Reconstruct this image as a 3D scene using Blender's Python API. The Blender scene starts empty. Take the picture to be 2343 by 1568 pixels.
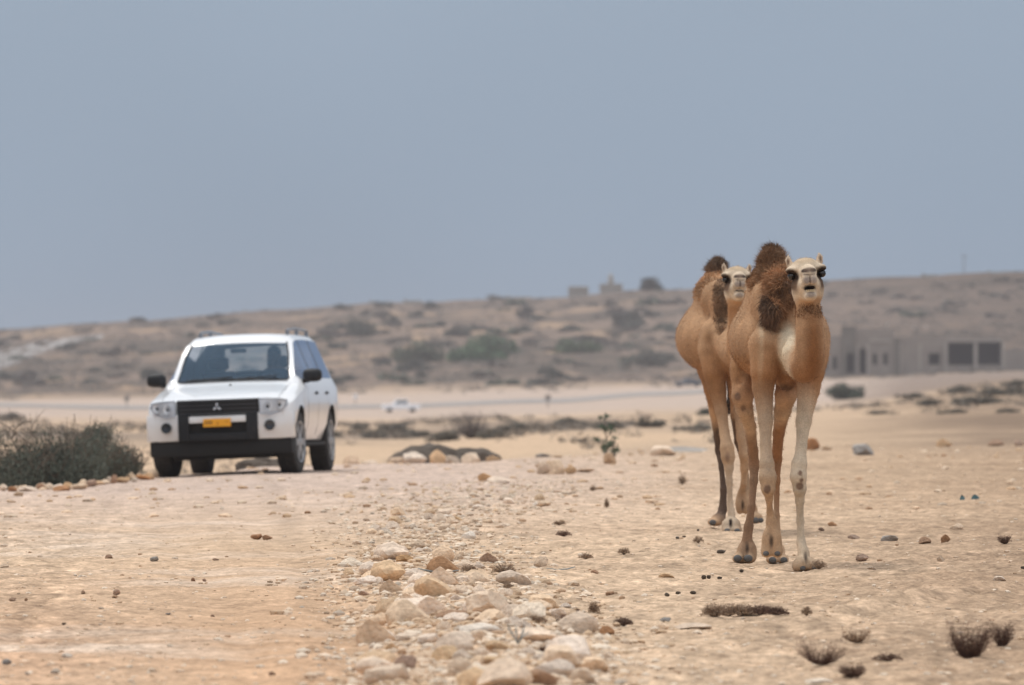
import bpy, bmesh, math, random
import numpy as np
from mathutils import Vector, Matrix, Euler

# ------------------------------------------------------------------ camera, sky, sun, exposure
SC = bpy.context.scene
COL = SC.collection
FPX, CXP, HOR, CAMZ = 19848.0, 1171.0, 870.0, 1.2      # focal length, centre and horizon in measuring pixels, lens height

cam_d = bpy.data.cameras.new("camera")
cam = bpy.data.objects.new("camera", cam_d); COL.objects.link(cam)
cam_d.sensor_width = 23.6; cam_d.lens = 200.0
cam_d.clip_start = 1.0; cam_d.clip_end = 9000.0
cam.location = (0, 0, CAMZ)
_used = {}
cam.rotation_euler = (math.radians(90) + math.atan(86.7 / FPX), 0, 0)
cam_d.dof.use_dof = True; cam_d.dof.focus_distance = 54.6; cam_d.dof.aperture_fstop = 4.8
SC.camera = cam

SUN_EL, SUN_AZ = math.radians(62), math.radians(160)   # high, hazy, a little behind and left
world = bpy.data.worlds.new("World"); SC.world = world; world.use_nodes = True
nt = world.node_tree; nt.nodes.clear(); N = nt.nodes.new; L = nt.links.new
out = N("ShaderNodeOutputWorld"); addn = N("ShaderNodeAddShader")
sky = N("ShaderNodeTexSky"); sky.sky_type = 'NISHITA'; sky.sun_disc = False
sky.sun_elevation = SUN_EL; sky.sun_rotation = SUN_AZ
sky.air_density = 1.0; sky.dust_density = 3.0; sky.ozone_density = 2.0
b1 = N("ShaderNodeBackground"); b1.inputs[1].default_value = 0.006
L(sky.outputs[0], b1.inputs[0])
tc = N("ShaderNodeTexCoord"); sep = N("ShaderNodeSeparateXYZ"); L(tc.outputs['Generated'], sep.inputs[0])
mr = N("ShaderNodeMapRange"); mr.inputs[1].default_value = 0.0; mr.inputs[2].default_value = 1.0
mr.inputs[3].default_value = 1.0; mr.inputs[4].default_value = 3.0; L(sep.outputs[2], mr.inputs[0])   # overcast sky: zenith three times the horizon
noi = N("ShaderNodeTexNoise"); noi.inputs['Scale'].default_value = 9.0; noi.inputs['Detail'].default_value = 2.0
L(tc.outputs['Generated'], noi.inputs['Vector'])
mr2 = N("ShaderNodeMapRange"); mr2.inputs[1].default_value = 0.3; mr2.inputs[2].default_value = 0.7
mr2.inputs[3].default_value = 0.93; mr2.inputs[4].default_value = 1.07; L(noi.outputs[0], mr2.inputs[0])
mul = N("ShaderNodeMath"); mul.operation = 'MULTIPLY'; L(mr.outputs[0], mul.inputs[0]); L(mr2.outputs[0], mul.inputs[1])
rgbm = N("ShaderNodeMix"); rgbm.data_type = 'RGBA'
rgbm.inputs[6].default_value = (0.272, 0.348, 0.448, 1); rgbm.inputs[7].default_value = (0.43, 0.44, 0.46, 1)
mrc = N("ShaderNodeMapRange"); mrc.inputs[1].default_value = 0.0; mrc.inputs[2].default_value = 0.45; L(sep.outputs[2], mrc.inputs[0])
L(mrc.outputs[0], rgbm.inputs[0])
b2 = N("ShaderNodeBackground"); L(rgbm.outputs[2], b2.inputs[0]); L(mul.outputs[0], b2.inputs[1])
L(b1.outputs[0], addn.inputs[0]); L(b2.outputs[0], addn.inputs[1]); L(addn.outputs[0], out.inputs[0])

sun_d = bpy.data.lights.new("sun", 'SUN'); sun_d.energy = 1.5; sun_d.angle = math.radians(14); sun_d.color = (1.0, 0.95, 0.87)
sun = bpy.data.objects.new("sun", sun_d); COL.objects.link(sun)
# direction towards the sun: azimuth measured clockwise from +Y
sdir = Vector((math.sin(SUN_AZ + math.pi) * math.cos(SUN_EL), math.cos(SUN_AZ + math.pi) * math.cos(SUN_EL), math.sin(SUN_EL)))
sdir = Vector((-0.32, 0.34, 0.885)).normalized()
sky.sun_rotation = math.atan2(sdir.x, sdir.y); sky.sun_elevation = math.asin(sdir.z)
sun.rotation_euler = sdir.to_track_quat('Z', 'Y').to_euler()
sun.location = (0, 0, 40)

vs = SC.view_settings; vs.view_transform = 'Standard'; vs.look = 'None'; vs.exposure = 0.0; vs.gamma = 1.0
vs.use_curve_mapping = False
SC.cycles.volume_max_steps = 64
SC.cycles.max_bounces = 8; SC.cycles.volume_bounces = 1; SC.cycles.transparent_max_bounces = 12

# ------------------------------------------------------------------ helpers
RNG = np.random.default_rng(7)
random.seed(7)

def _h2(ix, iy, seed):
    n = (ix.astype(np.int64) * 374761393 + iy.astype(np.int64) * 668265263 + seed * 1274126177) & 0xffffffff
    n = ((n ^ (n >> 13)) * 1274126177) & 0xffffffff
    n = n ^ (n >> 16)
    return (n & 0xffffff).astype(np.float64) / float(0xffffff)

def vnoise(x, y, seed=0):
    x = np.asarray(x, float); y = np.asarray(y, float)
    fx, fy = np.floor(x), np.floor(y); ix, iy = fx.astype(np.int64), fy.astype(np.int64)
    tx, ty = x - fx, y - fy; tx = tx * tx * (3 - 2 * tx); ty = ty * ty * (3 - 2 * ty)
    a = _h2(ix, iy, seed); b = _h2(ix + 1, iy, seed); c = _h2(ix, iy + 1, seed); d = _h2(ix + 1, iy + 1, seed)
    return (a + (b - a) * tx) * (1 - ty) + (c + (d - c) * tx) * ty      # 0..1

def fbm(x, y, octv=4, seed=0, gain=0.5):
    s = 0.0; amp = 1.0; tot = 0.0
    for i in range(octv):
        s = s + amp * (vnoise(x * 2 ** i + 17.3 * i, y * 2 ** i - 9.1 * i, seed + i) - 0.5); tot += amp; amp *= gain
    return s / tot * 2.0                                                   # about -1..1

def mesh_np(name, V, F, colors=None, smooth=True):
    """V (n,3); F (m,k) array with k 3 or 4, or a list of such arrays"""
    me = bpy.data.meshes.new(name)
    Fs = F if isinstance(F, list) else [F]
    Fs = [np.asarray(f, np.int32) for f in Fs if len(f)]
    nl = sum(f.size for f in Fs); nf = sum(len(f) for f in Fs)
    me.vertices.add(len(V)); me.vertices.foreach_set("co", np.asarray(V, np.float32).ravel())
    me.loops.add(nl); me.polygons.add(nf)
    me.loops.foreach_set("vertex_index", np.concatenate([f.ravel() for f in Fs]))
    st = []; o = 0
    for f in Fs:
        st.append(o + np.arange(len(f)) * f.shape[1]); o += f.size
    me.polygons.foreach_set("loop_start", np.concatenate(st).astype(np.int32))
    me.update(calc_edges=True)
    me.polygons.foreach_set("use_smooth", np.full(nf, bool(smooth)))
    if colors is not None:
        at = me.color_attributes.new("Col", 'FLOAT_COLOR', 'POINT')
        c = np.ones((len(V), 4), np.float32); c[:, :3] = colors
        at.data.foreach_set("color", c.ravel())
    me.validate()
    return me

def link(name, me, m=None, parent=None, loc=None):
    if m is not None:
        me.materials.clear() if False else None
        if len(me.materials) == 0: me.materials.append(m)
    o = bpy.data.objects.new(name, me); COL.objects.link(o)
    if parent is not None: o.parent = parent
    if loc is not None: o.location = loc
    return o

def tag(o, label=None, cat=None, group=None, kind=None):
    if label: o['label'] = label
    if cat: o['category'] = cat
    if group: o['group'] = group
    if kind: o['kind'] = kind
    return o

def empty(name, loc, rot=(0, 0, 0)):
    o = bpy.data.objects.new(name, None); o.empty_display_size = 0.2; COL.objects.link(o)
    o.location = loc; o.rotation_euler = rot
    return o

class MB:
    """collects simple shapes into one mesh"""
    def __init__(s): s.v = []; s.f = []
    def add(s, V, F):
        o = len(s.v); s.v += [tuple(p) for p in V]; s.f += [tuple(i + o for i in f) for f in F]; return s
    def box(s, x0, x1, y0, y1, z0, z1):
        return s.add([(x0,y0,z0),(x1,y0,z0),(x1,y1,z0),(x0,y1,z0),(x0,y0,z1),(x1,y0,z1),(x1,y1,z1),(x0,y1,z1)],
                     [(0,3,2,1),(4,5,6,7),(0,1,5,4),(1,2,6,5),(2,3,7,6),(3,0,4,7)])
    def tube(s, pts, rad, n=6, cap=True):
        pts = [Vector(p) for p in pts]; rs = rad if isinstance(rad, (list, tuple)) else [rad] * len(pts)
        V = []; F = []
        for i, p in enumerate(pts):
            t = (pts[min(i+1, len(pts)-1)] - pts[max(i-1, 0)]).normalized()
            a = t.cross(Vector((0.31, 0.17, 0.93)));
            if a.length < 1e-4: a = t.cross(Vector((1, 0, 0)))
            a.normalize(); b = t.cross(a)
            for k in range(n):
                w = 2 * math.pi * k / n
                V.append(p + (a * math.cos(w) + b * math.sin(w)) * rs[i])
        for i in range(len(pts) - 1):
            for k in range(n):
                F.append((i*n+k, i*n+(k+1) % n, (i+1)*n+(k+1) % n, (i+1)*n+k))
        if cap:
            F.append(tuple(range(n))[::-1]); F.append(tuple((len(pts)-1)*n+k for k in range(n)))
        return s.add(V, F)
    def lathe(s, prof, n=24, axis='x', c=(0, 0, 0)):
        """prof: list of (r, h) along the axis"""
        V = []; F = []
        for r, h in prof:
            for k in range(n):
                w = 2*math.pi*k/n; a, b = r*math.cos(w), r*math.sin(w)
                p = (h, a, b) if axis == 'x' else ((a, h, b) if axis == 'y' else (a, b, h))
                V.append((p[0]+c[0], p[1]+c[1], p[2]+c[2]))
        for i in range(len(prof)-1):
            for k in range(n): F.append((i*n+k, i*n+(k+1) % n, (i+1)*n+(k+1) % n, (i+1)*n+k))
        F.append(tuple(range(n))[::-1]); F.append(tuple((len(prof)-1)*n+k for k in range(n)))
        return s.add(V, F)
    def ball(s, c, r, nu=12, nv=8):
        rx, ry, rz = r if isinstance(r, (list, tuple)) else (r, r, r)
        V = [(c[0], c[1], c[2]+rz)]; F = []
        for j in range(1, nv):
            ph = math.pi*j/nv
            for k in range(nu):
                th = 2*math.pi*k/nu
                V.append((c[0]+rx*math.sin(ph)*math.cos(th), c[1]+ry*math.sin(ph)*math.sin(th), c[2]+rz*math.cos(ph)))
        V.append((c[0], c[1], c[2]-rz)); e = len(V)-1
        for k in range(nu): F.append((0, 1+k, 1+(k+1) % nu)); F.append((e, e-nu+(k+1) % nu, e-nu+k))
        for j in range(nv-2):
            for k in range(nu):
                a = 1+j*nu+k; b = 1+j*nu+(k+1) % nu; F.append((a, a+nu, b+nu, b))
        return s.add(V, F)
    def mesh(s, name, smooth=False, bevel=0.0, fixn=True):
        me = bpy.data.meshes.new(name); me.from_pydata(s.v, [], s.f); me.update()
        if bevel or fixn:
            bm = bmesh.new(); bm.from_mesh(me)
            if fixn: bmesh.ops.recalc_face_normals(bm, faces=bm.faces)
            if bevel: bmesh.ops.bevel(bm, geom=[e for e in bm.edges if e.is_manifold and e.calc_face_angle(0) > 0.6], offset=bevel, segments=2, affect='EDGES', profile=0.6)
            bm.to_mesh(me); bm.free()
        if smooth:
            me.polygons.foreach_set("use_smooth", [True]*len(me.polygons))
            me.set_sharp_from_angle(angle=math.radians(38))
        return me
    def build(s, name, m, parent=None, smooth=False, bevel=0.0, loc=None):
        return link(name, s.mesh(name, smooth, bevel), m, parent, loc)

# ------------------------------------------------------------------ materials
def mat(name, base, rough=0.85, metal=0.0, coat=0.0, spec=0.5, attr=False, noise=None, bump=None, trans=0.0, emit=None, haze=False):
    """noise: list of (scale, amount, detail) that vary the brightness; bump: (scale, strength, distance)"""
    m = bpy.data.materials.new(name); m.use_nodes = True; t = m.node_tree
    p = t.nodes["Principled BSDF"]
    p.inputs['Roughness'].default_value = rough; p.inputs['Metallic'].default_value = metal
    p.inputs['Coat Weight'].default_value = coat; p.inputs['Specular IOR Level'].default_value = spec
    p.inputs['Base Color'].default_value = (*base, 1)
    col = None
    if attr:
        a = t.nodes.new("ShaderNodeAttribute"); a.attribute_name = "Col"; col = a.outputs['Color']
    g = t.nodes.new("ShaderNodeTexCoord")
    if noise:
        for sc, am, det in noise:
            n = t.nodes.new("ShaderNodeTexNoise"); n.inputs['Scale'].default_value = sc; n.inputs['Detail'].default_value = det
            t.links.new(g.outputs['Object'], n.inputs['Vector'])
            r = t.nodes.new("ShaderNodeMapRange"); r.inputs[1].default_value = 0.3; r.inputs[2].default_value = 0.7
            r.inputs[3].default_value = 1 - am; r.inputs[4].default_value = 1 + am
            t.links.new(n.outputs[0], r.inputs[0])
            v = t.nodes.new("ShaderNodeVectorMath"); v.operation = 'SCALE'
            if col is None: v.inputs[0].default_value = base
            else: t.links.new(col, v.inputs[0])
            t.links.new(r.outputs[0], v.inputs['Scale']); col = v.outputs[0]
    if col is not None: t.links.new(col, p.inputs['Base Color'])
    if bump:
        n = t.nodes.new("ShaderNodeTexNoise"); n.inputs['Scale'].default_value = bump[0]; n.inputs['Detail'].default_value = 5
        t.links.new(g.outputs['Object'], n.inputs['Vector'])
        b = t.nodes.new("ShaderNodeBump"); b.inputs['Strength'].default_value = bump[1]; b.inputs['Distance'].default_value = bump[2]
        t.links.new(n.outputs[0], b.inputs['Height']); t.links.new(b.outputs[0], p.inputs['Normal'])
    return m

# ------------------------------------------------------------------ the lie of the land
def zr(row, d): return CAMZ - (row - HOR) * d / FPX
_D = np.array([-200, 20, 60, 85, 97, 110, 118, 128, 138, 160, 200, 260, 400, 500, 620, 900, 1200, 1300, 1400, 1500, 1700, 1900, 2100, 2300, 2600, 4000.])
def _col(near, rows, skyd, skyr):
    """near: heights at the first ten distances; rows: image rows at 200..2100"""
    z = list(near) + [zr(r, d) for r, d in zip(rows, _D[10:10+len(rows)])]
    while len(z) < len(_D): z.append(z[-1] + 0.4)
    return z
_CX = np.array([-900., 0, 300, 620, 900, 1250, 1500, 1850, 2342, 3200])
_rowsL = [1030, 1003, 975, 967, 960, 942, 925, 912, 890, 862, 812, 775, 750]
_Z = np.array([
    _col([0,0,0,0,-.02,-.5,-.9,-1.0,-1.0,-.9], [1030,1003,975,967,960,942,925,912,890,862,815,785,765], 0, 0),
    _col([0,0,0,0,-.02,-.45,-.8,-.95,-1.0,-.8], _rowsL, 0, 0),
    _col([0,0,0,0,0,-.01,-.35,-.7,-.9,-.9], [1035,1006,980,970,960,944,926,908,880,850,800,760,732], 0, 0),
    _col([0,0,0,.03,.05,.055,.03,-.35,-.7,-.8], [1040,1010,985,973,962,946,928,900,862,835,785,742,708], 0, 0),
    _col([0,0,.01,.04,.06,.07,.07,-.1,-.5,-.7], [1042,1010,988,974,962,946,926,892,852,825,775,730,690], 0, 0),
    _col([0,0,.01,.04,.06,.07,.07,.06,-.02,-.25], [1010,990,972,962,952,938,915,884,845,820,765,715,677], 0, 0),
    _col([0,0,.01,.03,.05,.06,.06,.06,.05,-.03], [1003,984,965,953,942,922,900,880,845,815,755,700,660], 0, 0),
    _col([0,0,0,.02,.03,.04,.05,.05,.04,.0], [998,978,955,943,930,905,885,866,835,800,740,685,640], 0, 0),
    _col([0,0,0,.02,.03,.04,.05,.05,.04,.02], [985,955,925,898,866,864,856,850,830,790,730,672,622], 0, 0),
    _col([0,0,0,.02,.03,.04,.05,.05,.04,.02], [980,945,915,885,855,855,850,845,825,785,725,668,615], 0, 0)])

def H(x, y):
    x = np.asarray(x, float); y = np.asarray(y, float)
    d = np.maximum(y, -199.0); dd = np.maximum(y, 30.0)
    X = CXP + FPX * x / dd
    cols = []
    for k in range(len(_CX)):
        cols.append(np.interp(d, _D, _Z[k]))
    cols = np.array(cols)
    xi = np.clip(np.interp(X, _CX, np.arange(len(_CX))), 0, len(_CX) - 1.001)
    i = xi.astype(int); t = xi - i; t = t * t * (3 - 2 * t)
    a = np.take_along_axis(cols, i[None], 0)[0]; b = np.take_along_axis(cols, i[None] + 1, 0)[0]
    z = a + (b - a) * t
    far = np.clip((d - 150) / 400, 0, 1)
    z = z + far * 0.22 * fbm(x / 45, y / 60, 4, 11) * np.clip(1.0 - (d - 700) / 400 * (d < 1250), 0.25, 1)
    hill = np.clip((d - 1280) / 250, 0, 1)
    z = z + hill * (1.0 * fbm(x / 38, y / 90, 5, 21, 0.55) - 0.55 * np.abs(fbm(x / 17, y / 70, 3, 31)))
    near = np.clip(1 - (d - 60) / 60, 0.25, 1) * (d < 400)
    # gentle relief and lumpy soil, rougher away from the wheel track
    trk = np.exp(-((X - 560) / 330) ** 2)
    rough = 1 - 0.75 * trk
    lump = fbm(x / 0.55, y / 1.0, 5, 41, 0.62)
    z = z + near * (0.018 * fbm(x / 2.3, y / 4.5, 3, 51) + 0.030 * rough * lump)
    fine = fbm(x / 0.12, y / 0.34, 3, 71, 0.6)
    z = z + near * (d > 28) * (d < 150) * (0.018 * rough + .002) * fine * np.clip((d - 28) / 4, 0, 1)
    rgt = np.clip((X - 1830) / 250, 0, 1) * np.exp(-((d - 56) / 12) ** 2)
    z = z + rgt * (0.05 * np.abs(fbm(x / 0.45, y / 1.1, 4, 61, 0.6)) + 0.02)
    bx = (X - (1800 + (d - 42) * 70)) / 55                               # small berm running to the right
    z = z + 0.055 * np.exp(-bx ** 2) * (X > 1700) * np.exp(-((d - 46) / 5) ** 2)
    hp = (X - (1120 + (d - 40) * -8)) / 190                             # low bank that carries the rubble
    z = z + 0.05 * np.exp(-hp ** 2) * np.clip(1 - (d - 44) / 22, 0, 1) * (d > 20)
    # wheel ruts
    for c in (520, 760):
        r = (X - (c + (d - 45) * -6)) / 46
        z = z - 0.014 * np.exp(-r ** 2) * np.clip(1 - (d - 80) / 20, 0, 1)
    return z

def Hs(x, y): return float(H(np.array([x]), np.array([y]))[0])

_ds = np.unique(np.concatenate([np.arange(28, 160, 0.12), np.arange(160, 700, 1.0), np.arange(700, 2400, 3.0)]))
def hit(X, Y, dmin=28, dmax=2400):
    """the point of the ground seen at measuring pixel X, Y"""
    ds = _ds[(_ds >= dmin) & (_ds <= dmax)]
    x = (X - CXP) / FPX * ds; zray = CAMZ - (Y - HOR) / FPX * ds
    g = H(x, ds); k = np.nonzero(g >= zray)[0]
    i = k[0] if len(k) else int(np.argmin(zray - g))
    return Vector((x[i], ds[i], g[i]))
def at(X, Y, d): return Vector(((X - CXP) / FPX * d, d, CAMZ - (Y - HOR) / FPX * d))
def onground(X, d):
    x = (X - CXP) / FPX * d; return Vector((x, d, Hs(x, d)))

def place_label(head, X, Y, marks, tail=""):
    """describes one of many by its look and by the nearest thing one can find"""
    best = sorted(marks, key=lambda q: (q[0] - X) ** 2 + ((q[1] - Y) * 1.6) ** 2)
    for q in best[:9]:
        dx, dy = X - q[0], (Y - q[1]) * 1.6
        dist = math.hypot(dx, dy); near_ = "just " if dist < q[3] else ("well " if dist > q[3] * 2.4 else "")
        rel = ("right of" if dx > 0 else "left of") if abs(dx) > abs(dy) * 1.3 else (("below" if dy > 0 else "above") if abs(dy) > abs(dx) * 1.3 else (("below right of" if dx > 0 else "below left of") if dy > 0 else ("above right of" if dx > 0 else "above left of")))
        s_ = f"{head} {near_}{rel} {q[2]}{tail}"
        if s_ not in _used: break
    _used[s_] = _used.get(s_, 0) + 1
    return s_

# ------------------------------------------------------------------ ground
cols_in = np.arange(-120, 2470, 6.8)
cols_out_l = -120 - np.geomspace(8, 9000, 26)[::-1]; cols_out_r = 2470 + np.geomspace(8, 9000, 26)
PXc = np.concatenate([cols_out_l, cols_in, cols_out_r])
rows_d = np.concatenate([np.linspace(-120, 26, 30), np.arange(30, 60, 0.1), np.arange(60, 120, 0.25), np.arange(120, 165, 0.6),
                         np.arange(165, 300, 2.5), np.arange(300, 700, 6), np.arange(700, 1250, 9), np.arange(1250, 2250, 5), np.geomspace(2255, 2590, 8)])
Dg, Xg = np.meshgrid(rows_d, PXc, indexing='ij')
xg = (Xg - CXP) / FPX * np.maximum(Dg, 30.0); zg = H(xg, Dg)
nr, nc = Dg.shape
# colours of the soil itself
def lerp3(a, b, t): return a + (np.array(b) - a) * t[..., None]
C = np.empty(Dg.shape + (3,)); C[:] = (0.555, 0.430, 0.310)
n1 = fbm(xg / 1.7, Dg / 2.6, 4, 101); n2 = fbm(xg / 0.35, Dg / 0.5, 4, 111, 0.6); n3 = fbm(xg / 6, Dg / 14, 3, 121)
sm = lambda v, a, b: np.clip((v - a) / (b - a), 0, 1)
neark = 1 - sm(Dg, 120, 170)
C = lerp3(C, (0.55, 0.375, 0.245), sm(Dg, 66, 40) * np.exp(-((Xg - 620 + n1 * 90) / 330) ** 2) * 0.9)    # warm sandy track
C = lerp3(C, (0.48, 0.32, 0.215), sm(Dg, 58, 38) * sm(Xg, 560, 100) * (0.75 + 0.4 * n1).clip(0, 1))      # ruddy soil at the left
C = lerp3(C, (0.62, 0.53, 0.44), sm(n1 + 0.3 * n2, 0.1, 0.75) * neark * sm(1300 - Xg, -100, 300) * 0.75) # chalky gravel
C = lerp3(C, (0.55, 0.46, 0.41), sm(Dg, 62, 96) * neark * sm(1500 - Xg, -300, 500) * 0.8)
C = lerp3(C, (0.395, 0.285, 0.195), sm(n2 + 0.6 * n1, 0.25, 0.8) * neark * sm(Xg, 1000, 1900) * 0.8)    # crumbly brown earth
C = lerp3(C, (0.37, 0.275, 0.20), sm(Xg + n1 * 120, 1900, 2350) * np.exp(-((Dg - 55) / 15) ** 2) * 0.6)
for o_ in (0.0, -1.62, -2.7, -4.3):                                       # faint wheel tracks pressed into the sand, running towards the car
    xl = -.62 + o_ - (Dg - 35) * .034 + .05 * np.sin(Dg * .35 + o_)
    w_ = np.exp(-((xg - xl) / .11) ** 2) * neark
    C = C * (1 - .13 * w_ * (0.65 + .35 * np.sign(np.sin(Dg * 14))))[..., None]
    w2 = np.exp(-((xg - xl - .17) / .035) ** 2) * neark; C = C * (1 + .10 * w2)[..., None]
# scrubby belt beyond the plateau
belt = sm(Dg, 128, 160) * (1 - sm(Dg, 520, 760))
bn = fbm(xg / 14, Dg / 60, 4, 131)
belt = belt * (1 - sm(Xg, 1560, 1760) * (1 - sm(Dg, 430, 520)))
C = lerp3(C, (0.27, 0.225, 0.185), belt * sm(bn, -0.25, 0.35) * 0.85)
# pale plain
plain = sm(Dg, 560, 760) * (1 - sm(Dg, 1260, 1330))
C = lerp3(C, (0.47, 0.40, 0.35), plain * (0.9 + 0.1 * bn))
# hillside: pale earth showing between brush and stones
hl = sm(Dg, 1270, 1340)
hn = fbm(xg / 7, Dg / 26, 5, 141, 0.6); hn2 = fbm(xg / 40, Dg / 80, 3, 151)
hc = lerp3(np.zeros_like(C) + (0.25, 0.20, 0.165), (0.135, 0.118, 0.10), sm(hn + 0.7 * hn2, -0.2, 0.3))
hc = lerp3(hc, (0.44, 0.325, 0.225), sm(fbm(xg / 9, Dg / 30, 4, 161) - 0.4 * hn2 - .3 * sm(Xg, 1500, 2000) + .15 * sm(Xg, 900, 200), 0.28, 0.6) * 0.9)
hc = lerp3(hc, (0.215, 0.18, 0.155), sm(Dg, 1950, 2080) * 0.7)
C = C * (1 - hl[..., None]) + hc * hl[..., None]
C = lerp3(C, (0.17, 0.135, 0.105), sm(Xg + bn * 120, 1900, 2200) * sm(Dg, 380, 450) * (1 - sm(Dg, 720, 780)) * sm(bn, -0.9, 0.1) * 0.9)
C = lerp3(C, (0.25, 0.205, 0.175), plain * sm(Xg + 60 * bn, 1880, 2060) * .9)
rb = sm(Xg + n1 * 160, 1750, 2250) * sm(Dg, 118, 170) * (1 - sm(Dg, 470, 560))
C = lerp3(C, (0.22, 0.17, 0.13), rb * sm(bn + .5 * n1, -1.1, .2) * .95)
C = lerp3(C, (0.34, 0.25, 0.175), neark * sm(Xg + n1 * 260, 1500, 2400) * .75)
C = C * np.array((1.03, .965, .915))
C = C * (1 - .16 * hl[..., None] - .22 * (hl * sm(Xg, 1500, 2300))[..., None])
C = C * (1 + 0.10 * n3[..., None] * neark[..., None])
n4 = fbm(xg / 0.075, Dg / 0.28, 3, 171, .65); trk4 = 1 - .6 * np.exp(-((Xg - 560) / 300) ** 2)
C = C * (1 + (0.20 * n2 + 0.50 * n4 * trk4)[..., None] * neark[..., None])
V = np.stack([xg, Dg, zg], -1).reshape(-1, 3)
idx = np.arange(nr * nc).reshape(nr, nc)
F = np.stack([idx[:-1, :-1], idx[:-1, 1:], idx[1:, 1:], idx[1:, :-1]], -1).reshape(-1, 4)
m_ground = mat("sandy_ground", (.5, .4, .3), 1.0, attr=True, spec=0.03, noise=[(2.2, 0.12, 6), (34, 0.32, 6), (9.0, .12, 5)], bump=(26, 0.8, 0.04))
t_ = m_ground.node_tree                                                    # scattered chips: pale and dark flecks in the soil
vo = t_.nodes.new("ShaderNodeTexVoronoi"); vo.inputs['Scale'].default_value = 22
tcg = t_.nodes.new("ShaderNodeTexCoord"); t_.links.new(tcg.outputs['Object'], vo.inputs['Vector'])
rmp = t_.nodes.new("ShaderNodeValToRGB"); rmp.color_ramp.interpolation = 'LINEAR'
rmp.color_ramp.elements[0].position = 0.0; rmp.color_ramp.elements[0].color = (0.72, .70, .68, 1)
rmp.color_ramp.elements[1].position = 1.0; rmp.color_ramp.elements[1].color = (1.22, 1.24, 1.27, 1)
e = rmp.color_ramp.elements.new(0.15); e.color = (0.97, .97, .97, 1); e = rmp.color_ramp.elements.new(0.85); e.color = (1.03, 1.03, 1.03, 1)
sepc = t_.nodes.new("ShaderNodeSeparateColor"); t_.links.new(vo.outputs['Color'], sepc.inputs[0]); t_.links.new(sepc.outputs[0], rmp.inputs[0])
p_ = t_.nodes["Principled BSDF"]; src = p_.inputs['Base Color'].links[0].from_socket
vm = t_.nodes.new("ShaderNodeVectorMath"); vm.operation = 'MULTIPLY'; t_.links.new(src, vm.inputs[0]); t_.links.new(rmp.outputs[0], vm.inputs[1])
t_.links.new(vm.outputs[0], p_.inputs['Base Color'])
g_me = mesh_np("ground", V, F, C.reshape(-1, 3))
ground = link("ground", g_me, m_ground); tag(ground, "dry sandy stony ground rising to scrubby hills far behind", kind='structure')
# ------------------------------------------------------------------ roads on the plain
m_road = mat("worn_asphalt", (.33, .31, .295), 1.0, spec=0, noise=[(.3, .12, 4)])
def road(name, line, label):
    xs = [q[0] for q in line]; P = []
    N_ = 70
    for i in range(N_ + 1):
        X = xs[0] + (xs[-1] - xs[0]) * i / N_
        up = np.interp(X, xs, [q[1] for q in line]); lo = np.interp(X, xs, [q[2] for q in line])
        for k in range(5):
            p = hit(X, up + (lo - up) * k / 4, 600); P.append((p.x, p.y, p.z))
    P = np.array(P).reshape(N_ + 1, 5, 3)
    d = P[:, :, 1]                                                     # even out the bumps
    for k in range(5): P[:, k, 1] = np.convolve(np.pad(P[:, k, 1], 6, 'edge'), np.ones(13) / 13, 'valid')
    X_ = np.array([xs[0] + (xs[-1] - xs[0]) * i / N_ for i in range(N_ + 1)])[:, None]
    P[:, :, 0] = (X_ - CXP) / FPX * P[:, :, 1]; P[:, :, 2] = H(P[:, :, 0].ravel(), P[:, :, 1].ravel()).reshape(P.shape[:2]) + .07
    ix = np.arange((N_ + 1) * 5).reshape(N_ + 1, 5)
    Fq = np.stack([ix[:-1, :-1], ix[1:, :-1], ix[1:, 1:], ix[:-1, 1:]], -1).reshape(-1, 4)
    return tag(link(name, mesh_np(name, P.reshape(-1, 3), Fq), m_road), label, kind='structure')
road("road", [(-60, 921, 929), (340, 930, 938), (800, 927, 935), (950, 924, 932), (1300, 911, 919), (1640, 889, 897)], "grey asphalt road crossing the pale plain")
road("hill_road", [(-60, 822, 868), (0, 806, 846), (60, 790, 822), (140, 775, 792), (235, 766, 773)], "grey road climbing the hillside at the left")

# ------------------------------------------------------------------ plants
m_leafd = mat("dark_grey_green_leaves", (.075, .088, .068), 0.85, attr=True)
m_stem = mat("woody_stem", (.13, .10, .075), 0.9)
def leaf_cloud(seed, n, size, shape, col, var=.35, aspect=2.2, upright=.3, clumps=9, tight=.30):
    """small leaf faces gathered in clumps over a dome of half-widths shape"""
    r = np.random.default_rng(seed)
    cc = r.normal(0, 1, (clumps, 3)); cc /= np.linalg.norm(cc, axis=1, keepdims=True); cc *= r.uniform(.25, .85, (clumps, 1)); cc[:, 2] = np.abs(cc[:, 2])
    cc[:, 2] = cc[:, 2] * .9 + .05
    k = r.integers(0, clumps, n); p = r.normal(0, 1, (n, 3)); p /= np.linalg.norm(p, axis=1, keepdims=True)
    p = cc[k] + p * (tight * r.uniform(.35, 1.15, (n, 1)) ** .6); p[:, 2] = np.abs(p[:, 2])
    p = p * np.array(shape)
    d = r.normal(0, 1, (n, 3)); d[:, 2] += upright * 2; d /= np.linalg.norm(d, axis=1, keepdims=True)
    s_ = np.cross(d, r.normal(0, 1, (n, 3))); s_ /= np.linalg.norm(s_, axis=1, keepdims=True)
    L_ = size * r.uniform(.6, 1.4, (n, 1)); W_ = L_ / aspect
    V = np.stack([p, p + d * L_ * .5 + s_ * W_ * .5, p + d * L_, p + d * L_ * .5 - s_ * W_ * .5], 1).reshape(-1, 3)
    F = np.arange(4 * n).reshape(n, 4)
    cb = np.array(col) * (1 + var * (r.uniform(-1, 1, (n, 1)) * .6 + r.uniform(-1, 1, clumps)[k][:, None] * .6))
    return V, F, np.repeat(cb.clip(.01, 1), 4, 0)
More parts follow.
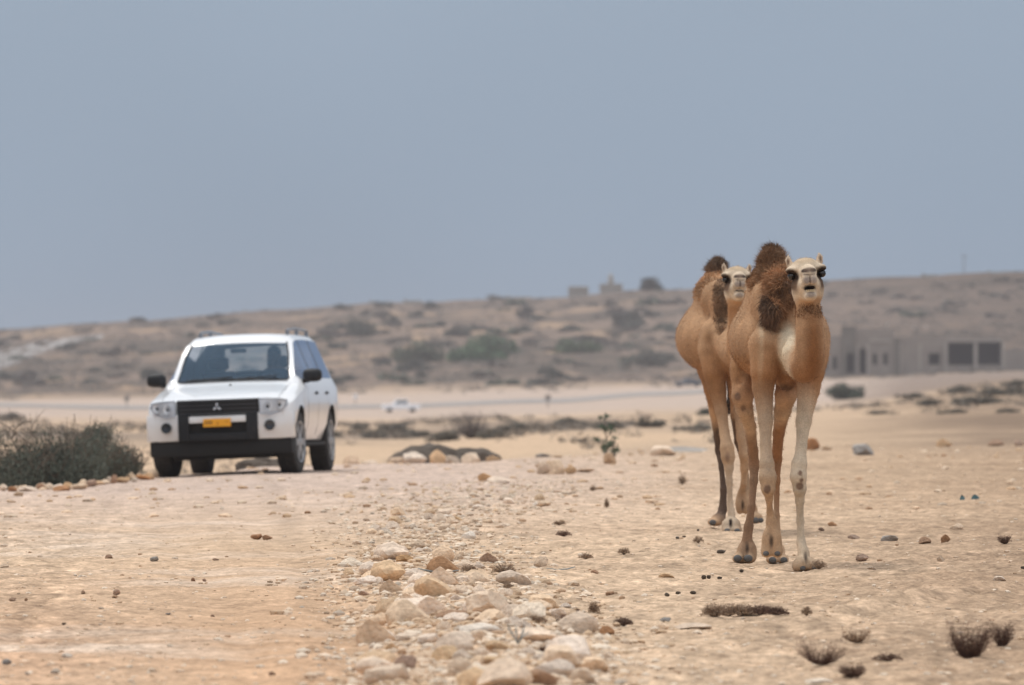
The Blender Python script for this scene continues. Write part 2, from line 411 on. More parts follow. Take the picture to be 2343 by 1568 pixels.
def twigs(seed, n, h, w, rad, spread=1.0, seg=4, fork=2, base=.04):
    r = random.Random(seed); b = MB()
    for i in range(n):
        a = r.uniform(0, 2*math.pi); q = r.uniform(.15, 1)**.7 * spread; p = Vector((math.cos(a)*base*w*r.random(), math.sin(a)*base*w*r.random(), 0))
        tgt = Vector((math.cos(a)*q*w, math.sin(a)*q*w, h*(1 - .45*q*q)*r.uniform(.6, 1)))
        pts = [p]
        for j in range(1, seg+1):
            t = j/seg; c = Vector((tgt.x*t**.8, tgt.y*t**.8, tgt.z*t**1.25))
            pts.append(p + c + Vector((r.gauss(0, .03)*w, r.gauss(0, .03)*w, r.gauss(0, .02)*h)))
        b.tube(pts, [rad*(1-.7*j/seg) for j in range(seg+1)], 3, False)
        for f in range(fork):
            j = r.randint(1, seg-1); s0 = pts[j]; dv = Vector((r.gauss(0, 1), r.gauss(0, 1), abs(r.gauss(.6, .5)))).normalized()*h*r.uniform(.15, .35)
            b.tube([s0, s0 + dv*.5 + Vector((0, 0, .02*h)), s0 + dv], [rad*.6, rad*.45, rad*.25], 3, False)
    return b
def plant(name, pos, label, cat, leaves=None, stems=None, group=None, mstem=None, rz=0.0):
    e_ = empty(name, tuple(pos), (0, 0, rz)); tag(e_, label, cat, group)
    if leaves is not None:
        V, F, c = leaves; link("foliage", mesh_np("foliage", V, F, c, False), m_leafd, e_)
    if stems is not None: stems.build("stem", mstem or m_stem, e_)
    return e_

GREEN = (.075, .135, .068); GREY = (.105, .105, .085); DGREEN = (.050, .066, .045)
# named hillside trees and bushes: column, base row, width and height in measuring pixels
far_bushes = [
    (1090, 826, 190, 78, GREEN, "widest bright green bush low on the hillside above the plain"),
    (955, 828, 130, 70, (.085, .105, .07), "grey green bush left of the widest green one on the hillside"),
    (1322, 808, 120, 44, (.085, .12, .065), "flat green bush on the slope between the widest bush and camels"),
    (820, 770, 100, 56, (.075, .085, .065), "dark bush high on the slope above the white car's roof"),
    (900, 745, 60, 30, GREY, "small grey bush high on the slope beside the dark one"),
    (1045, 770, 90, 30, GREY, "low dull bush directly above the widest green bush"),
    (1200, 725, 50, 40, (.06, .065, .06), "small dark rounded bush near the hilltop left of the palest ledge"),
    (1440, 745, 110, 40, GREY, "grey bush high on the slope under the lone skyline tree"),
    (1480, 840, 130, 50, GREY, "broad grey thicket at the foot of the slope left of the camels"),
    (1250, 858, 70, 34, GREY, "grey bush at the foot of the slope above the empty plain"),
    (340, 868, 90, 34, (.07, .078, .06), "dark bush at the foot of the slope left of the white car"),
    (1935, 914, 120, 46, DGREEN, "dark green bush below the unfinished building, right of the camels"),
    (1612, 950, 46, 24, DGREEN, "small dark green shrub on the plain just left of the camels")]
for i, (X, Y, w, h, c, lab) in enumerate(far_bushes):
    c = tuple(q * 1.25 for q in c)
    p = hit(X, Y, 250); pm = FPX / p.y; W = w / pm / 2; Hh = h / pm
    plant("hillside_bush", p, lab, "bush", leaf_cloud(900 + i, 2600, W * .09, (W, W * .8, Hh * .8), c, .45, 1.6, .2, 14, .30), twigs(900 + i, 14, Hh * .7, W * .7, W * .015))
# lone tree on the skyline
p = hit(1490, 657, 1200); p = at(1492, 656, 2080); p.z = Hs(p.x, p.y); pm = FPX / p.y
tr = plant("skyline_tree", p, "lone dark domed tree standing on the skyline left of the camels", "tree", leaf_cloud(77, 2600, .35, (3.9, 3.4, 3.1), (.06, .065, .055), .3, 1.6, .2, 12, .33))
MB().tube([(0, 0, -.3), (.1, 0, .9), (.0, .1, 1.8)], [.28, .2, .12], 7).build("trunk", m_stem, tr)
# scrub on the hillside: individuals sharing a few shapes
protos = []
for i in range(7):
    c = [GREY, (.085, .088, .072), (.13, .115, .095), (.07, .075, .06), (.155, .135, .11), (.085, .10, .07), (.11, .095, .08)][i]; c = tuple(1.4 * q for q in c)
    V_, F_, c_ = leaf_cloud(500 + i, 260, .26, (1, .9, .55), c, .4, 1.5, .2, 7, .36); protos.append(mesh_np("hillside_shrub", V_, F_, c_, False))
    protos[-1].materials.append(m_leafd)
SHC = ["grey", "olive grey", "pale grey", "dark", "straw grey", "greenish", "brown grey"]
HM = [(1090, 790, "the widest green hillside bush", 60), (955, 800, "the grey green hillside bush", 50), (1322, 790, "the flat green hillside bush", 50), (820, 745, "the dark bush high on the slope", 50), (1492, 645, "the lone skyline tree", 60),
      (1325, 662, "the pale skyline houses", 60), (560, 752, "the white car's roof", 90), (360, 865, "the white car's left mirror", 60), (120, 790, "the hillside road", 70), (1600, 700, "the second camel's hump", 70), (1570, 870, "the dark blue far car", 60),
      (1960, 740, "the tall bay of the unfinished building", 60), (2205, 625, "the tall skyline pole", 60), (2092, 748, "the three white birds", 60), (1890, 620, "the nearer camel's head", 70), (760, 860, "the white car's right mirror", 70), (1440, 730, "the grey bush under the skyline tree", 50), (1250, 850, "the grey bush above the plain", 50), (2300, 790, "the building's two large openings", 60), (30, 750, "the hill's left end", 60)]
r_ = np.random.default_rng(5); cnt = 0; tries = 0
while cnt < 225 and tries < 4000:
    tries += 1
    X = r_.uniform(-20, 2360); Y = r_.uniform(640, 885)
    if X > 1880 and 740 < Y: continue
    dens = .5 + .8 * float(fbm(np.array([X / 90.]), np.array([Y / 26.]), 3, 700)[0]) + (.25 if 780 < X < 1700 and Y > 690 else -.12)
    if r_.random() > dens: continue
    p = hit(X, Y, 1200)
    if p.y > 2090 or p.y < 1240: continue
    o = bpy.data.objects.new("hillside_shrub", protos[r_.integers(0, 7)]); COL.objects.link(o)
    s_ = r_.uniform(1.0, 3.0); o.location = p; o.scale = (s_ * r_.uniform(.9, 1.5), s_, s_ * r_.uniform(.6, 1.0)); o.rotation_euler = (0, 0, r_.uniform(0, 6.28))
    wd = s_ * o.scale.x / s_
    head = ("broad" if wd > 3 else "small" if wd < 1.6 else "mid sized") + " " + SHC[protos.index(o.data)] + " shrub"
    tag(o, place_label(head, X, Y, HM), "shrub", "low shrubs scattered over the hillside"); cnt += 1
# brush too small to count: one object
def tuft_field(name, pts, sizes, cols, m, label, nleaf=8, seed=0):
    r = np.random.default_rng(seed); n = len(pts)
    base = np.repeat(pts, nleaf, 0); sz = np.repeat(sizes, nleaf)[:, None]
    off = r.normal(0, .45, (n * nleaf, 3)); off[:, 2] = np.abs(off[:, 2]) * .6
    p = base + off * sz
    d = r.normal(0, 1, (n * nleaf, 3)); d[:, 2] = np.abs(d[:, 2]); d /= np.linalg.norm(d, axis=1, keepdims=True)
    s_ = np.cross(d, r.normal(0, 1, (n * nleaf, 3))); s_ /= np.linalg.norm(s_, axis=1, keepdims=True)
    V = np.stack([p - s_ * sz * .10, p + s_ * sz * .10, p + d * sz * .26 + s_ * sz * .04], 1).reshape(-1, 3)
    c = np.repeat(np.repeat(cols, nleaf, 0) * r.uniform(.7, 1.3, (n * nleaf, 1)), 3, 0)
    return tag(link(name, mesh_np(name, V, np.arange(len(V)).reshape(-1, 3), c, False), m), label, kind='stuff')
n = 6500; d_ = r_.uniform(1255, 2090, n); X_ = r_.uniform(-150, 2500, n); x_ = (X_ - CXP) / FPX * d_
keep = (fbm(x_ / 16, d_ / 40, 4, 710) + r_.normal(0, .22, n)) > .02
x_, d_ = x_[keep], d_[keep]; pts = np.stack([x_, d_, H(x_, d_)], 1)
tuft_field("hillside_brush", pts, r_.uniform(.5, 1.5, len(pts)), np.array([(.165, .148, .125)]) * r_.uniform(.6, 1.5, (len(pts), 1)), m_leafd, "sparse dry brush covering the far hillside", 20, 3)
n = 5200; d_ = r_.uniform(170, 560, n); X_ = r_.uniform(-150, 2500, n); x_ = (X_ - CXP) / FPX * d_
keep = ((fbm(X_ / 150, d_ / 60, 4, 720) + r_.normal(0, .15, n)) > .08) & ((X_ < 1660) | (d_ > 470) | ((X_ > 1950) & (d_ > 400) & (r_.random(n) < .5)) | (np.abs(d_ - 385 - (X_-2000)*.03) < 14))
x_, d_ = x_[keep], d_[keep]; pts = np.stack([x_, d_, H(x_, d_)], 1)
tuft_field("belt_brush", pts, r_.uniform(.10, .40, len(pts)) * (d_ / 320) ** .5, np.array([(.20, .172, .14)]) * r_.uniform(.6, 1.5, (len(pts), 1)), m_leafd, "dry brush in the hollow beyond the edge of the plateau", 30, 4)
# bushes in the hollow between plateau and plain
mid = [(855, 1003, 90, 24, "low grey bush in the hollow right of the white car"), (760, 1000, 60, 20, "grey bush partly behind the white car's right side"),
       (1180, 985, 110, 22, "flat grey bush in the hollow right of the bare shrub"), (1290, 975, 130, 22, "long grey thicket beyond the plateau, mid picture"),
       (960, 1000, 90, 20, "low dull bush in the hollow above the dark earth mounds"),
       (1400, 982, 110, 24, "grey brush in the hollow left of the green sapling"), (1480, 978, 120, 26, "grey brush in the hollow right of the green sapling"), (1590, 985, 110, 24, "grey brush in the hollow against the second camel"),
       (1010, 1010, 120, 30, "brown grey brush right behind the left dark mound"), (900, 990, 120, 28, "long dull brush between the white car and the bare shrub"), (820, 985, 70, 26, "dull brush just right of the white car's rear wheel"), (1130, 1003, 110, 30, "brown grey brush under the bare shrub's right side"),
       (2240, 926, 150, 26, "dark scrub along the foot of the low rise at right"), (2320, 885, 90, 22, "dark scrub on top of the low rise at the right edge"), (2190, 900, 110, 24, "dark scrub midway up the low rise at right"), (2090, 912, 90, 18, "dark scrub at the left end of the low rise"),
       (20, 962, 90, 30, "dark bush in the hollow at the far left edge"), (230, 1005, 80, 34, "grey bush behind the large feathery bush"),
       (2130, 928, 90, 20, "brown scrub on the low rise right of the camels"), (2290, 905, 130, 26, "dark brown scrub on the low rise at the right edge"),
       (2010, 948, 60, 12, "small dark scrub in the line crossing the right side"), (2180, 946, 90, 12, "low dark scrub midway along the line at right"), (2310, 944, 70, 14, "low dark scrub at the right end of the line")]
for i, (X, Y, w, h, lab) in enumerate(mid):
    p = hit(X, Y, 165, 700); pm = FPX / p.y; W = w / pm / 2; Hh = h / pm
    plant("scrub_bush", p, lab, "bush", leaf_cloud(60 + i, 1300, W * .09, (W, W * .7, Hh * .8), (.15, .14, .115), .4, 1.8, .3, 12, .28), twigs(60 + i, 12, Hh, W * .8, W * .01))
p = hit(1080, 1003, 165, 500); pm = FPX / p.y
plant("bare_shrub", p, "tall bare grey shrub in the hollow above the dark mounds", "shrub", leaf_cloud(41, 500, .05, (.55*100/pm*1.0, .4, .62), (.17, .15, .13), .3, 3), twigs(42, 60, 78 / pm, 50 / pm, .012, 1.1, 5, 5), mstem=mat("grey_bark", (.17, .15, .14), .9))
# large feathery bush at the left, just over the edge
for (X, d, w, topr, nn_, lab, sd_) in ((95, 102.5, 1.05, 915, 26000, "large dark feathery bush behind the rocks at the left edge", 11), (200, 104.5, .66, 935, 14000, "right half of the feathery bushes, next to the white car's front", 12),
                                      (-60, 104, .9, 980, 9000, "low part of the dark feathery bushes cut by the left edge", 13), (285, 106, .34, 1005, 3000, "small thin feathery bush nearest the white car's wheel", 14)):
    p = onground(X, d); top = CAMZ - (topr - HOR) / FPX * d; hh = top - p.z
    plant("feathery_bush", p, lab, "bush", leaf_cloud(sd_, nn_, .040, (w, w * .75, hh * .86), (.105, .118, .09), .4, 3.2, .8, 34, .27), twigs(sd_, 90, hh * 1.02, w * .95, .008, 1.0, 5, 3))
# spindly green plant on the plateau rim
p = onground(1386, 126); pm = FPX / p.y
e_ = empty("green_sapling", p); tag(e_, "spindly green sapling standing alone at the plateau rim, mid picture", "plant")
sb = MB().tube([(0, 0, 0), (.02, 0, .2), (-.015, 0, .45), (0, 0, .68)], [.011, .009, .007, .004], 5)
for a_, z0_, z1_ in ((-.16, .08, .30), (.13, .10, .30), (.10, .28, .44), (-.09, .34, .60), (.15, .04, .16), (-.08, .05, .16)): sb.tube([(0, 0, z0_), (a_*.6, .01, (z0_+z1_)/2), (a_, 0, z1_)], [.006, .005, .003], 4)
sb.build("stem", m_stem, e_)
for (dx, dz, rr, n_) in ((-.05, .15, .13, 60), (.06, .22, .10, 45), (-.16, .29, .05, 26), (.07, .42, .09, 50), (-.04, .46, .07, 22), (.0, .62, .05, 26), (.15, .14, .05, 24), (.12, .31, .04, 12), (-.09, .60, .03, 8)):
    V_, F_, c_ = leaf_cloud(int(1000*dz), n_, .06, (rr, rr*.8, rr), (.085, .125, .08), .35, 2.4, .3, 5, .35)
    o = link("leaf_cluster", mesh_np("leaf_cluster", V_, F_, c_, False), m_leafd, e_); o.location = (dx, 0, dz - .03)
plant("dry_stalk", onground(1405, 130), "single dry brown stalk just right of the green sapling", "plant", None, twigs(5, 5, .36, .06, .010, 1, 3, 2))
# dark earth mounds behind the rim
m_earth = mat("dark_turned_earth", (.10, .078, .06), .95, noise=[(3, .25, 5)], bump=(9, .6, .05))
def mound(X, d, w, h, lab, seed):
    b = bmesh.new(); bmesh.ops.create_icosphere(b, subdivisions=4, radius=1.0)
    for v in b.verts:
        n = 1 + .34 * float(fbm(np.array([v.co.x * 2.1 + seed]), np.array([v.co.y * 2.1 + v.co.z * 2]), 3, seed)[0]); v.co *= n
        v.co.x *= w / 2; v.co.y *= w * .4; v.co.z *= h
    me = bpy.data.meshes.new("earth_mound"); b.to_mesh(me); b.free(); me.polygons.foreach_set("use_smooth", [True] * len(me.polygons))
    p = onground(X, d); top = p; o = link("earth_mound", me, m_earth, loc=(p.x, p.y, p.z)); tag(o, lab, "mound"); return o
for (X, d, w, topr, lab, sd_) in ((985, 131, 1.15, 1021, "dark earth mound behind the rim, left one of two", 3), (1078, 132, .85, 1026, "dark earth mound behind the rim, right one of two", 4), (598, 119, .70, 1045, "brown earth mound seen underneath the white car", 5)):
    p = onground(X, d); mound(X, d, w, CAMZ - (topr - HOR) / FPX * d - p.z, lab, sd_)

# ------------------------------------------------------------------ unfinished building at the right
m_block = mat("grey_brown_blockwork", (.27, .235, .205), .95, noise=[(.6, .12, 4), (4, .08, 4)], bump=(5, .4, .05))
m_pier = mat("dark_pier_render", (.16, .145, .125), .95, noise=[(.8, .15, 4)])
m_inside = mat("shade_dark_inside_render", (.03, .032, .028), .95)  # indoor shade put into the colour of back wall and slabs
m_post = mat("pale_concrete_post", (.40, .36, .32), .95)
m_mud = mat("brown_infill", (.19, .145, .105), .95)
DB = 1318.0; PB = FPX / DB
def bx(X): return (X - CXP) / FPX * DB
def bz(Y): return CAMZ - (Y - HOR) / FPX * DB
def wall_open(x0, x1, z0, z1, ops, y0, th):
    """ops: (x0, x1, z0, z1, arched)"""
    b = MB(); ex = []
    for (a, c, e, f, ar) in ops:
        if ar:                                                        # arch: stepped narrower courses closing over the opening
            w = c - a; rr = w / 2; n_ = 6
            for i in range(n_):
                t = (i + .5) / n_; hw = rr * math.sqrt(1 - t * t); ex.append((a + rr - hw, a + rr + hw, f - rr + rr * i / n_, f - rr + rr * (i + 1) / n_))
            ex.append((a, c, e, f - rr))
        else: ex.append((a, c, e, f))
    zs = sorted({z0, z1} | {round(q[2], 4) for q in ex} | {round(q[3], 4) for q in ex})
    for za, zb in zip(zs[:-1], zs[1:]):
        zm = (za + zb) / 2; cur = x0
        for q in sorted([q for q in ex if q[2] < zm < q[3]]):
            if q[0] > cur: b.box(cur, q[0], y0, y0 + th, za, zb)
            cur = max(cur, q[1])
        if cur < x1: b.box(cur, x1, y0, y0 + th, za, zb)
    return b
bld = empty("unfinished_building", (bx(2090), DB, bz(852))); tag(bld, "long unfinished block building with dark openings right of the camels", "building")
ox, oz = bx(2090), bz(852)
def bw(name, X0, X1, Y0, Y1, ops, y0=0.0, th=.35, m=None):
    o = wall_open(bx(X0)-ox, bx(X1)-ox, bz(Y1)-oz-(.8 if Y1 > 848 else 0), bz(Y0)-oz, [(bx(a)-ox, bx(c)-ox, bz(f)-oz, bz(e)-oz, ar) for a, c, e, f, ar in ops], y0, th).build(name, m or m_block, bld); return o
bw("wall", 1850, 1924, 768, 852, [(1885, 1893, 815, 845, 0), (1904, 1914, 814, 845, 1)])
bw("wall", 1958, 2046, 752, 856, [(1966, 1981, 796, 854, 1), (1996, 2006, 808, 834, 1), (2020, 2030, 807, 834, 1)])
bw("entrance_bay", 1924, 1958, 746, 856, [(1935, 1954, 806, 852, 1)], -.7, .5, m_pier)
bw("wall", 2057, 2164, 770, 852, [(2124, 2149, 808, 834, 0)])
bw("wall", 2164, 2294, 772, 850, [(2168, 2227, 784, 835, 0), (2236, 2290, 783, 834, 0)])
bw("wall", 2294, 2400, 800, 850, [])
for (X0, X1, Y0) in ((2046, 2057, 772), (2153, 2158, 792)): MB().box(bx(X0)-ox, bx(X1)-ox, -.45, .4, -.8, bz(Y0)-oz).build("pier", m_pier if X0 < 2100 else m_block, bld)
MB().box(bx(2064)-ox, bx(2100)-ox, .12, .3, bz(832)-oz, bz(811)-oz).build("filled_arch", m_mud, bld)
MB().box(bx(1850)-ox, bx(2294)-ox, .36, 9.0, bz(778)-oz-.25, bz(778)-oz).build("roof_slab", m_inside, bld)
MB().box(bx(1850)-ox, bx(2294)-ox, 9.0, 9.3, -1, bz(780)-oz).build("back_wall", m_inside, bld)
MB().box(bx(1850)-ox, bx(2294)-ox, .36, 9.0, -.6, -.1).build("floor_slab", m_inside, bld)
for X in (1850, 2160, 2290): MB().box(bx(X)-ox, bx(X)-ox+.25, .36, 9.0, -1, bz(780)-oz).build("side_wall", m_block, bld)
for X0, X1 in ((2160, 2167), (2228, 2235), (2291, 2297), (2058, 2062), (2102, 2106), (1959, 1963), (1983, 1987)): MB().box(bx(X0)-ox, bx(X1)-ox, -.12, -.005, -.5, bz(786)-oz).build("post", m_post, bld)
for X0, X1 in ((2162, 2296), (1990, 2040)): MB().box(bx(X0)-ox, bx(X1)-ox, -.16, -.005, bz(781)-oz, bz(777)-oz).build("lintel", m_post, bld)
for (X, Y) in ((1998, 786), (2003, 796), (2012, 786)): MB().box(bx(X)-ox-.6, bx(X)-ox+.6, -.05, -.005, bz(Y)-oz-.06, bz(Y)-oz+.06).build("ledge", m_pier, bld)
# pale walls and blocks on the hilltop
m_pale = mat("pale_plaster", (.38, .35, .31), .9, noise=[(.5, .1, 4)])
def hilltop(name, X0, X1, Y0, Y1, d, label, cat, win=3):
    x0, x1 = (X0-CXP)/FPX*d, (X1-CXP)/FPX*d; z1 = CAMZ-(Y0-HOR)/FPX*d; xm = (x0+x1)/2; z0 = Hs(xm, d)
    z0b = CAMZ-(Y1-HOR)/FPX*d
    e_ = empty(name, (xm, d, min(z0, z0b))); tag(e_, label, cat); h = z1 - min(z0, z0b); w = (x1-x0)/2
    ops = [(-w + (i+.7)*2*w/(win+.4) - .35, -w + (i+.7)*2*w/(win+.4) + .35, h*.45, h*.75, 0) for i in range(win)]
    wall_open(-w, w, -1.5, h, ops, 0, .3).build("wall", m_pale, e_); MB().box(-w, w, .3, 5, h-.5, h-.3).build("roof", m_pale, e_); MB().box(-w, w, 5, 5.3, -1.5, h-.2).build("back_wall", m_pale, e_)
    return e_
hilltop("hilltop_house", 1300, 1346, 655, 668, 2085, "pale low house on the skyline left of the lone tree", "house")
hilltop("hilltop_house", 1372, 1424, 649, 664, 2095, "pale house with a small tower on the skyline beside the lone tree", "house")
tw = empty("minaret", at(1397, 664, 2100)); tag(tw, "slim pale tower rising over the skyline house", "tower")
MB().lathe([(.75, -2.0), (.7, 2.2), (.95, 2.25), (.95, 2.5), (.55, 2.55), (.5, 3.3)], 14, 'z').build("shaft", m_pale, tw, True); MB().ball((0, 0, 3.4), (.55, .55, .7)).build("dome", m_pale, tw, True)
for i, (X0, X1, Y0, Y1, d, lab) in enumerate([(846, 900, 690, 697, 2095, "long pale wall on the skyline, nearest to above the white car"), (925, 965, 687, 693, 2095, "short pale wall on the skyline over the hillside bushes"),
                                              (1160, 1215, 679, 684, 2095, "pale wall on the skyline left of the pale houses"), (2110, 2145, 628, 634, 2090, "pale wall on the skyline left of the tall pole"), (2260, 2330, 622, 630, 2090, "pale wall on the skyline at the right edge")]):
    x0, x1 = (X0-CXP)/FPX*d, (X1-CXP)/FPX*d; xm = (x0+x1)/2; zt = CAMZ-(Y0-HOR)/FPX*d
    b = MB().box(x0-xm, x1-xm, 0, .4, -1.2, zt-Hs(xm, d)); b.box(x0-xm-.2, x0-xm+.4, -.1, .5, -1.2, zt-Hs(xm, d)+.3)
    tag(b.build("garden_wall", m_pale, loc=(xm, d, Hs(xm, d))), lab, "wall")
m_pole = mat("weathered_pole", (.20, .18, .16), .8)
for (X, d, h, lab) in ((2205, 2088, 5.2, "tall utility pole on the skyline at the right"), (1838, 2090, 3.6, "short utility pole on the skyline beside the nearer camel's head"), (105, 1500, 2.2, "small dark post beside the hillside road"), (168, 1450, 1.9, "thin post below the bend of the hillside road")):
    p = onground(X, d); e_ = empty("utility_pole", p); tag(e_, lab, "pole"); MB().tube([(0, 0, -.5), (0, 0, h)], [.13, .09], 8).build("post", m_pole, e_)
    if h > 3: MB().box(-.9, .9, -.06, .06, h-.5, h-.38).build("cross_arm", m_pole, e_)
    else: MB().box(-.25, .25, -.05, .05, h-.4, h).build("marker", m_pole, e_)
m_white = mat("white_paint_far", (.85, .87, .90), .4)
for (X, Y, lab) in ((813, 925, "pale road sign on the plain right of the white car's roof"), (1253, 932, "small dark roadside marker on the plain, mid picture"), (290, 932, "small roadside marker left of the white car")):
    p = hit(X, Y, 700, 1250); e_ = empty("road_sign", p); tag(e_, lab, "sign"); MB().tube([(0, 0, -.2), (0, 0, 1.2)], .06, 6).build("post", m_pole, e_)
    MB().box(-.3, .3, -.04, .04, .8, 1.4).build("panel", m_white if X == 813 else m_pole, e_)
# birds over the ruin
m_bird = mat("white_feathers", (.85, .85, .84), .8)
for (X, Y, tilt, s_, lab) in ((2029, 743, -.35, 1.0, "white bird gliding on a tilt over the building, leftmost of three"), (2091, 749, .1, .7, "small white bird over the building, middle of three"), (2117, 747, .6, .8, "white bird over the building, rightmost of three")):
    e_ = empty("white_bird", at(X, Y, 1300), (0, tilt, 0)); tag(e_, lab, "bird", "white birds over the unfinished building"); e_.scale = (s_,)*3
    b = MB().ball((0, 0, 0), (.13, .32, .12), 10, 8); b.ball((0, -.33, .04), (.07, .1, .07), 8, 6); b.tube([(0, -.42, .04), (0, -.5, .03)], [.02, .005], 5)
    b.add([(-.06, .28, 0), (.06, .28, 0), (.12, .5, .0), (-.12, .5, .0), (0, .3, .03)], [(0, 1, 2, 3), (0, 4, 1), (1, 4, 2), (2, 4, 3), (3, 4, 0)])
    for q in (-1, 1): b.add([(.08*q, -.14, .04), (.08*q, .16, .04), (.45*q, -.2, .22), (.45*q, .12, .2), (.85*q, .05, .12), (.08*q, 0, .0), (.45*q, -.02, .16)], [(0, 2, 3, 1), (2, 4, 3), (0, 5, 6, 2), (5, 1, 3, 6), (2, 6, 4), (6, 3, 4)])
    b.build("body", m_bird, e_, True)

# ------------------------------------------------------------------ two far cars
m_glassf = mat("far_car_glass", (.05, .07, .09), .15); m_dkblue = mat("dark_blue_car_paint", (.035, .06, .085), .3, coat=.4)
def far_car(kind, X, Y, w_px, face, m, label, dmin=700):
    p = hit(X, Y, dmin, 1300); L_ = w_px * p.y / FPX
    e_ = empty("pickup_truck" if kind == 'pickup' else "parked_car", p, (0, 0, .12)); tag(e_, label, "pickup" if kind == 'pickup' else "car")
    s_ = L_ / 4.8; f = face
    lower = [(-2.4, .34), (-2.4, .85), (-2.2, .98), (-1.05, 1.05), (2.3, 1.05), (2.4, .8), (2.4, .34)] if kind == 'pickup' else [(-2.3, .4), (-2.35, .8), (-1.1, .95), (1.9, 1.0), (2.3, .9), (2.35, .45)]
    cab_ = [(-1.1, 1.04), (-.45, 1.62), (.75, 1.66), (1.0, 1.04)] if kind == 'pickup' else [(-1.1, .94), (-.4, 1.42), (.9, 1.44), (1.75, .98)]
    def prism(pr, hw):
        n = len(pr); V = [(x*f*s_, -hw*s_, z*s_) for x, z in pr] + [(x*f*s_, hw*s_, z*s_) for x, z in pr]
        return MB().add(V, [tuple(range(n)), tuple(range(n, 2*n))[::-1]] + [(i, i+n, (i+1) % n+n, (i+1) % n) for i in range(n)])
    prism(lower, .88).build("body", m, e_, True, .04); prism(cab_, .74).build("cabin", m, e_, True, .03)
    for a, b_ in ((-.88, -.02), (.06, .72)) if kind == 'pickup' else ((-.8, .05), (.13, 1.2)):
        z0, z1 = (1.12, 1.52) if kind == 'pickup' else (1.0, 1.33)
        MB().add([(a*f*s_, -.755*s_, z0*s_), (b_*f*s_, -.755*s_, z0*s_), (b_*f*s_, -.755*s_, z1*s_), ((a+.35)*f*s_ if a < -.5 else a*f*s_, -.755*s_, z1*s_)] +
                 [(a*f*s_, -.70*s_, z0*s_), (b_*f*s_, -.70*s_, z0*s_), (b_*f*s_, -.70*s_, z1*s_), ((a+.35)*f*s_ if a < -.5 else a*f*s_, -.70*s_, z1*s_)],
                 [(0,1,2,3),(7,6,5,4),(0,4,5,1),(1,5,6,2),(2,6,7,3),(3,7,4,0)]).build("window", m_glassf, e_)
    for xx in (-1.5, 1.45):
        for yy in (-.82, .82):
            MB().lathe([(.2, -.1), (.25, -.11), (.25, .11), (.2, .1)], 18, 'y', (0, 0, 0)).build("wheel", m_tyre_f, e_, True).location = (xx*f*s_, yy*s_, .27*s_)
            pass
    return e_
m_tyre_f = mat("far_tyre", (.03, .03, .03), .9)
far_car('pickup', 917, 943, 86, 1, m_white, "small white pickup parked on the pale plain, mid picture")
far_car('sedan', 1574, 886, 66, 1, m_dkblue, "dark blue car parked on the far plain just left of the camels")
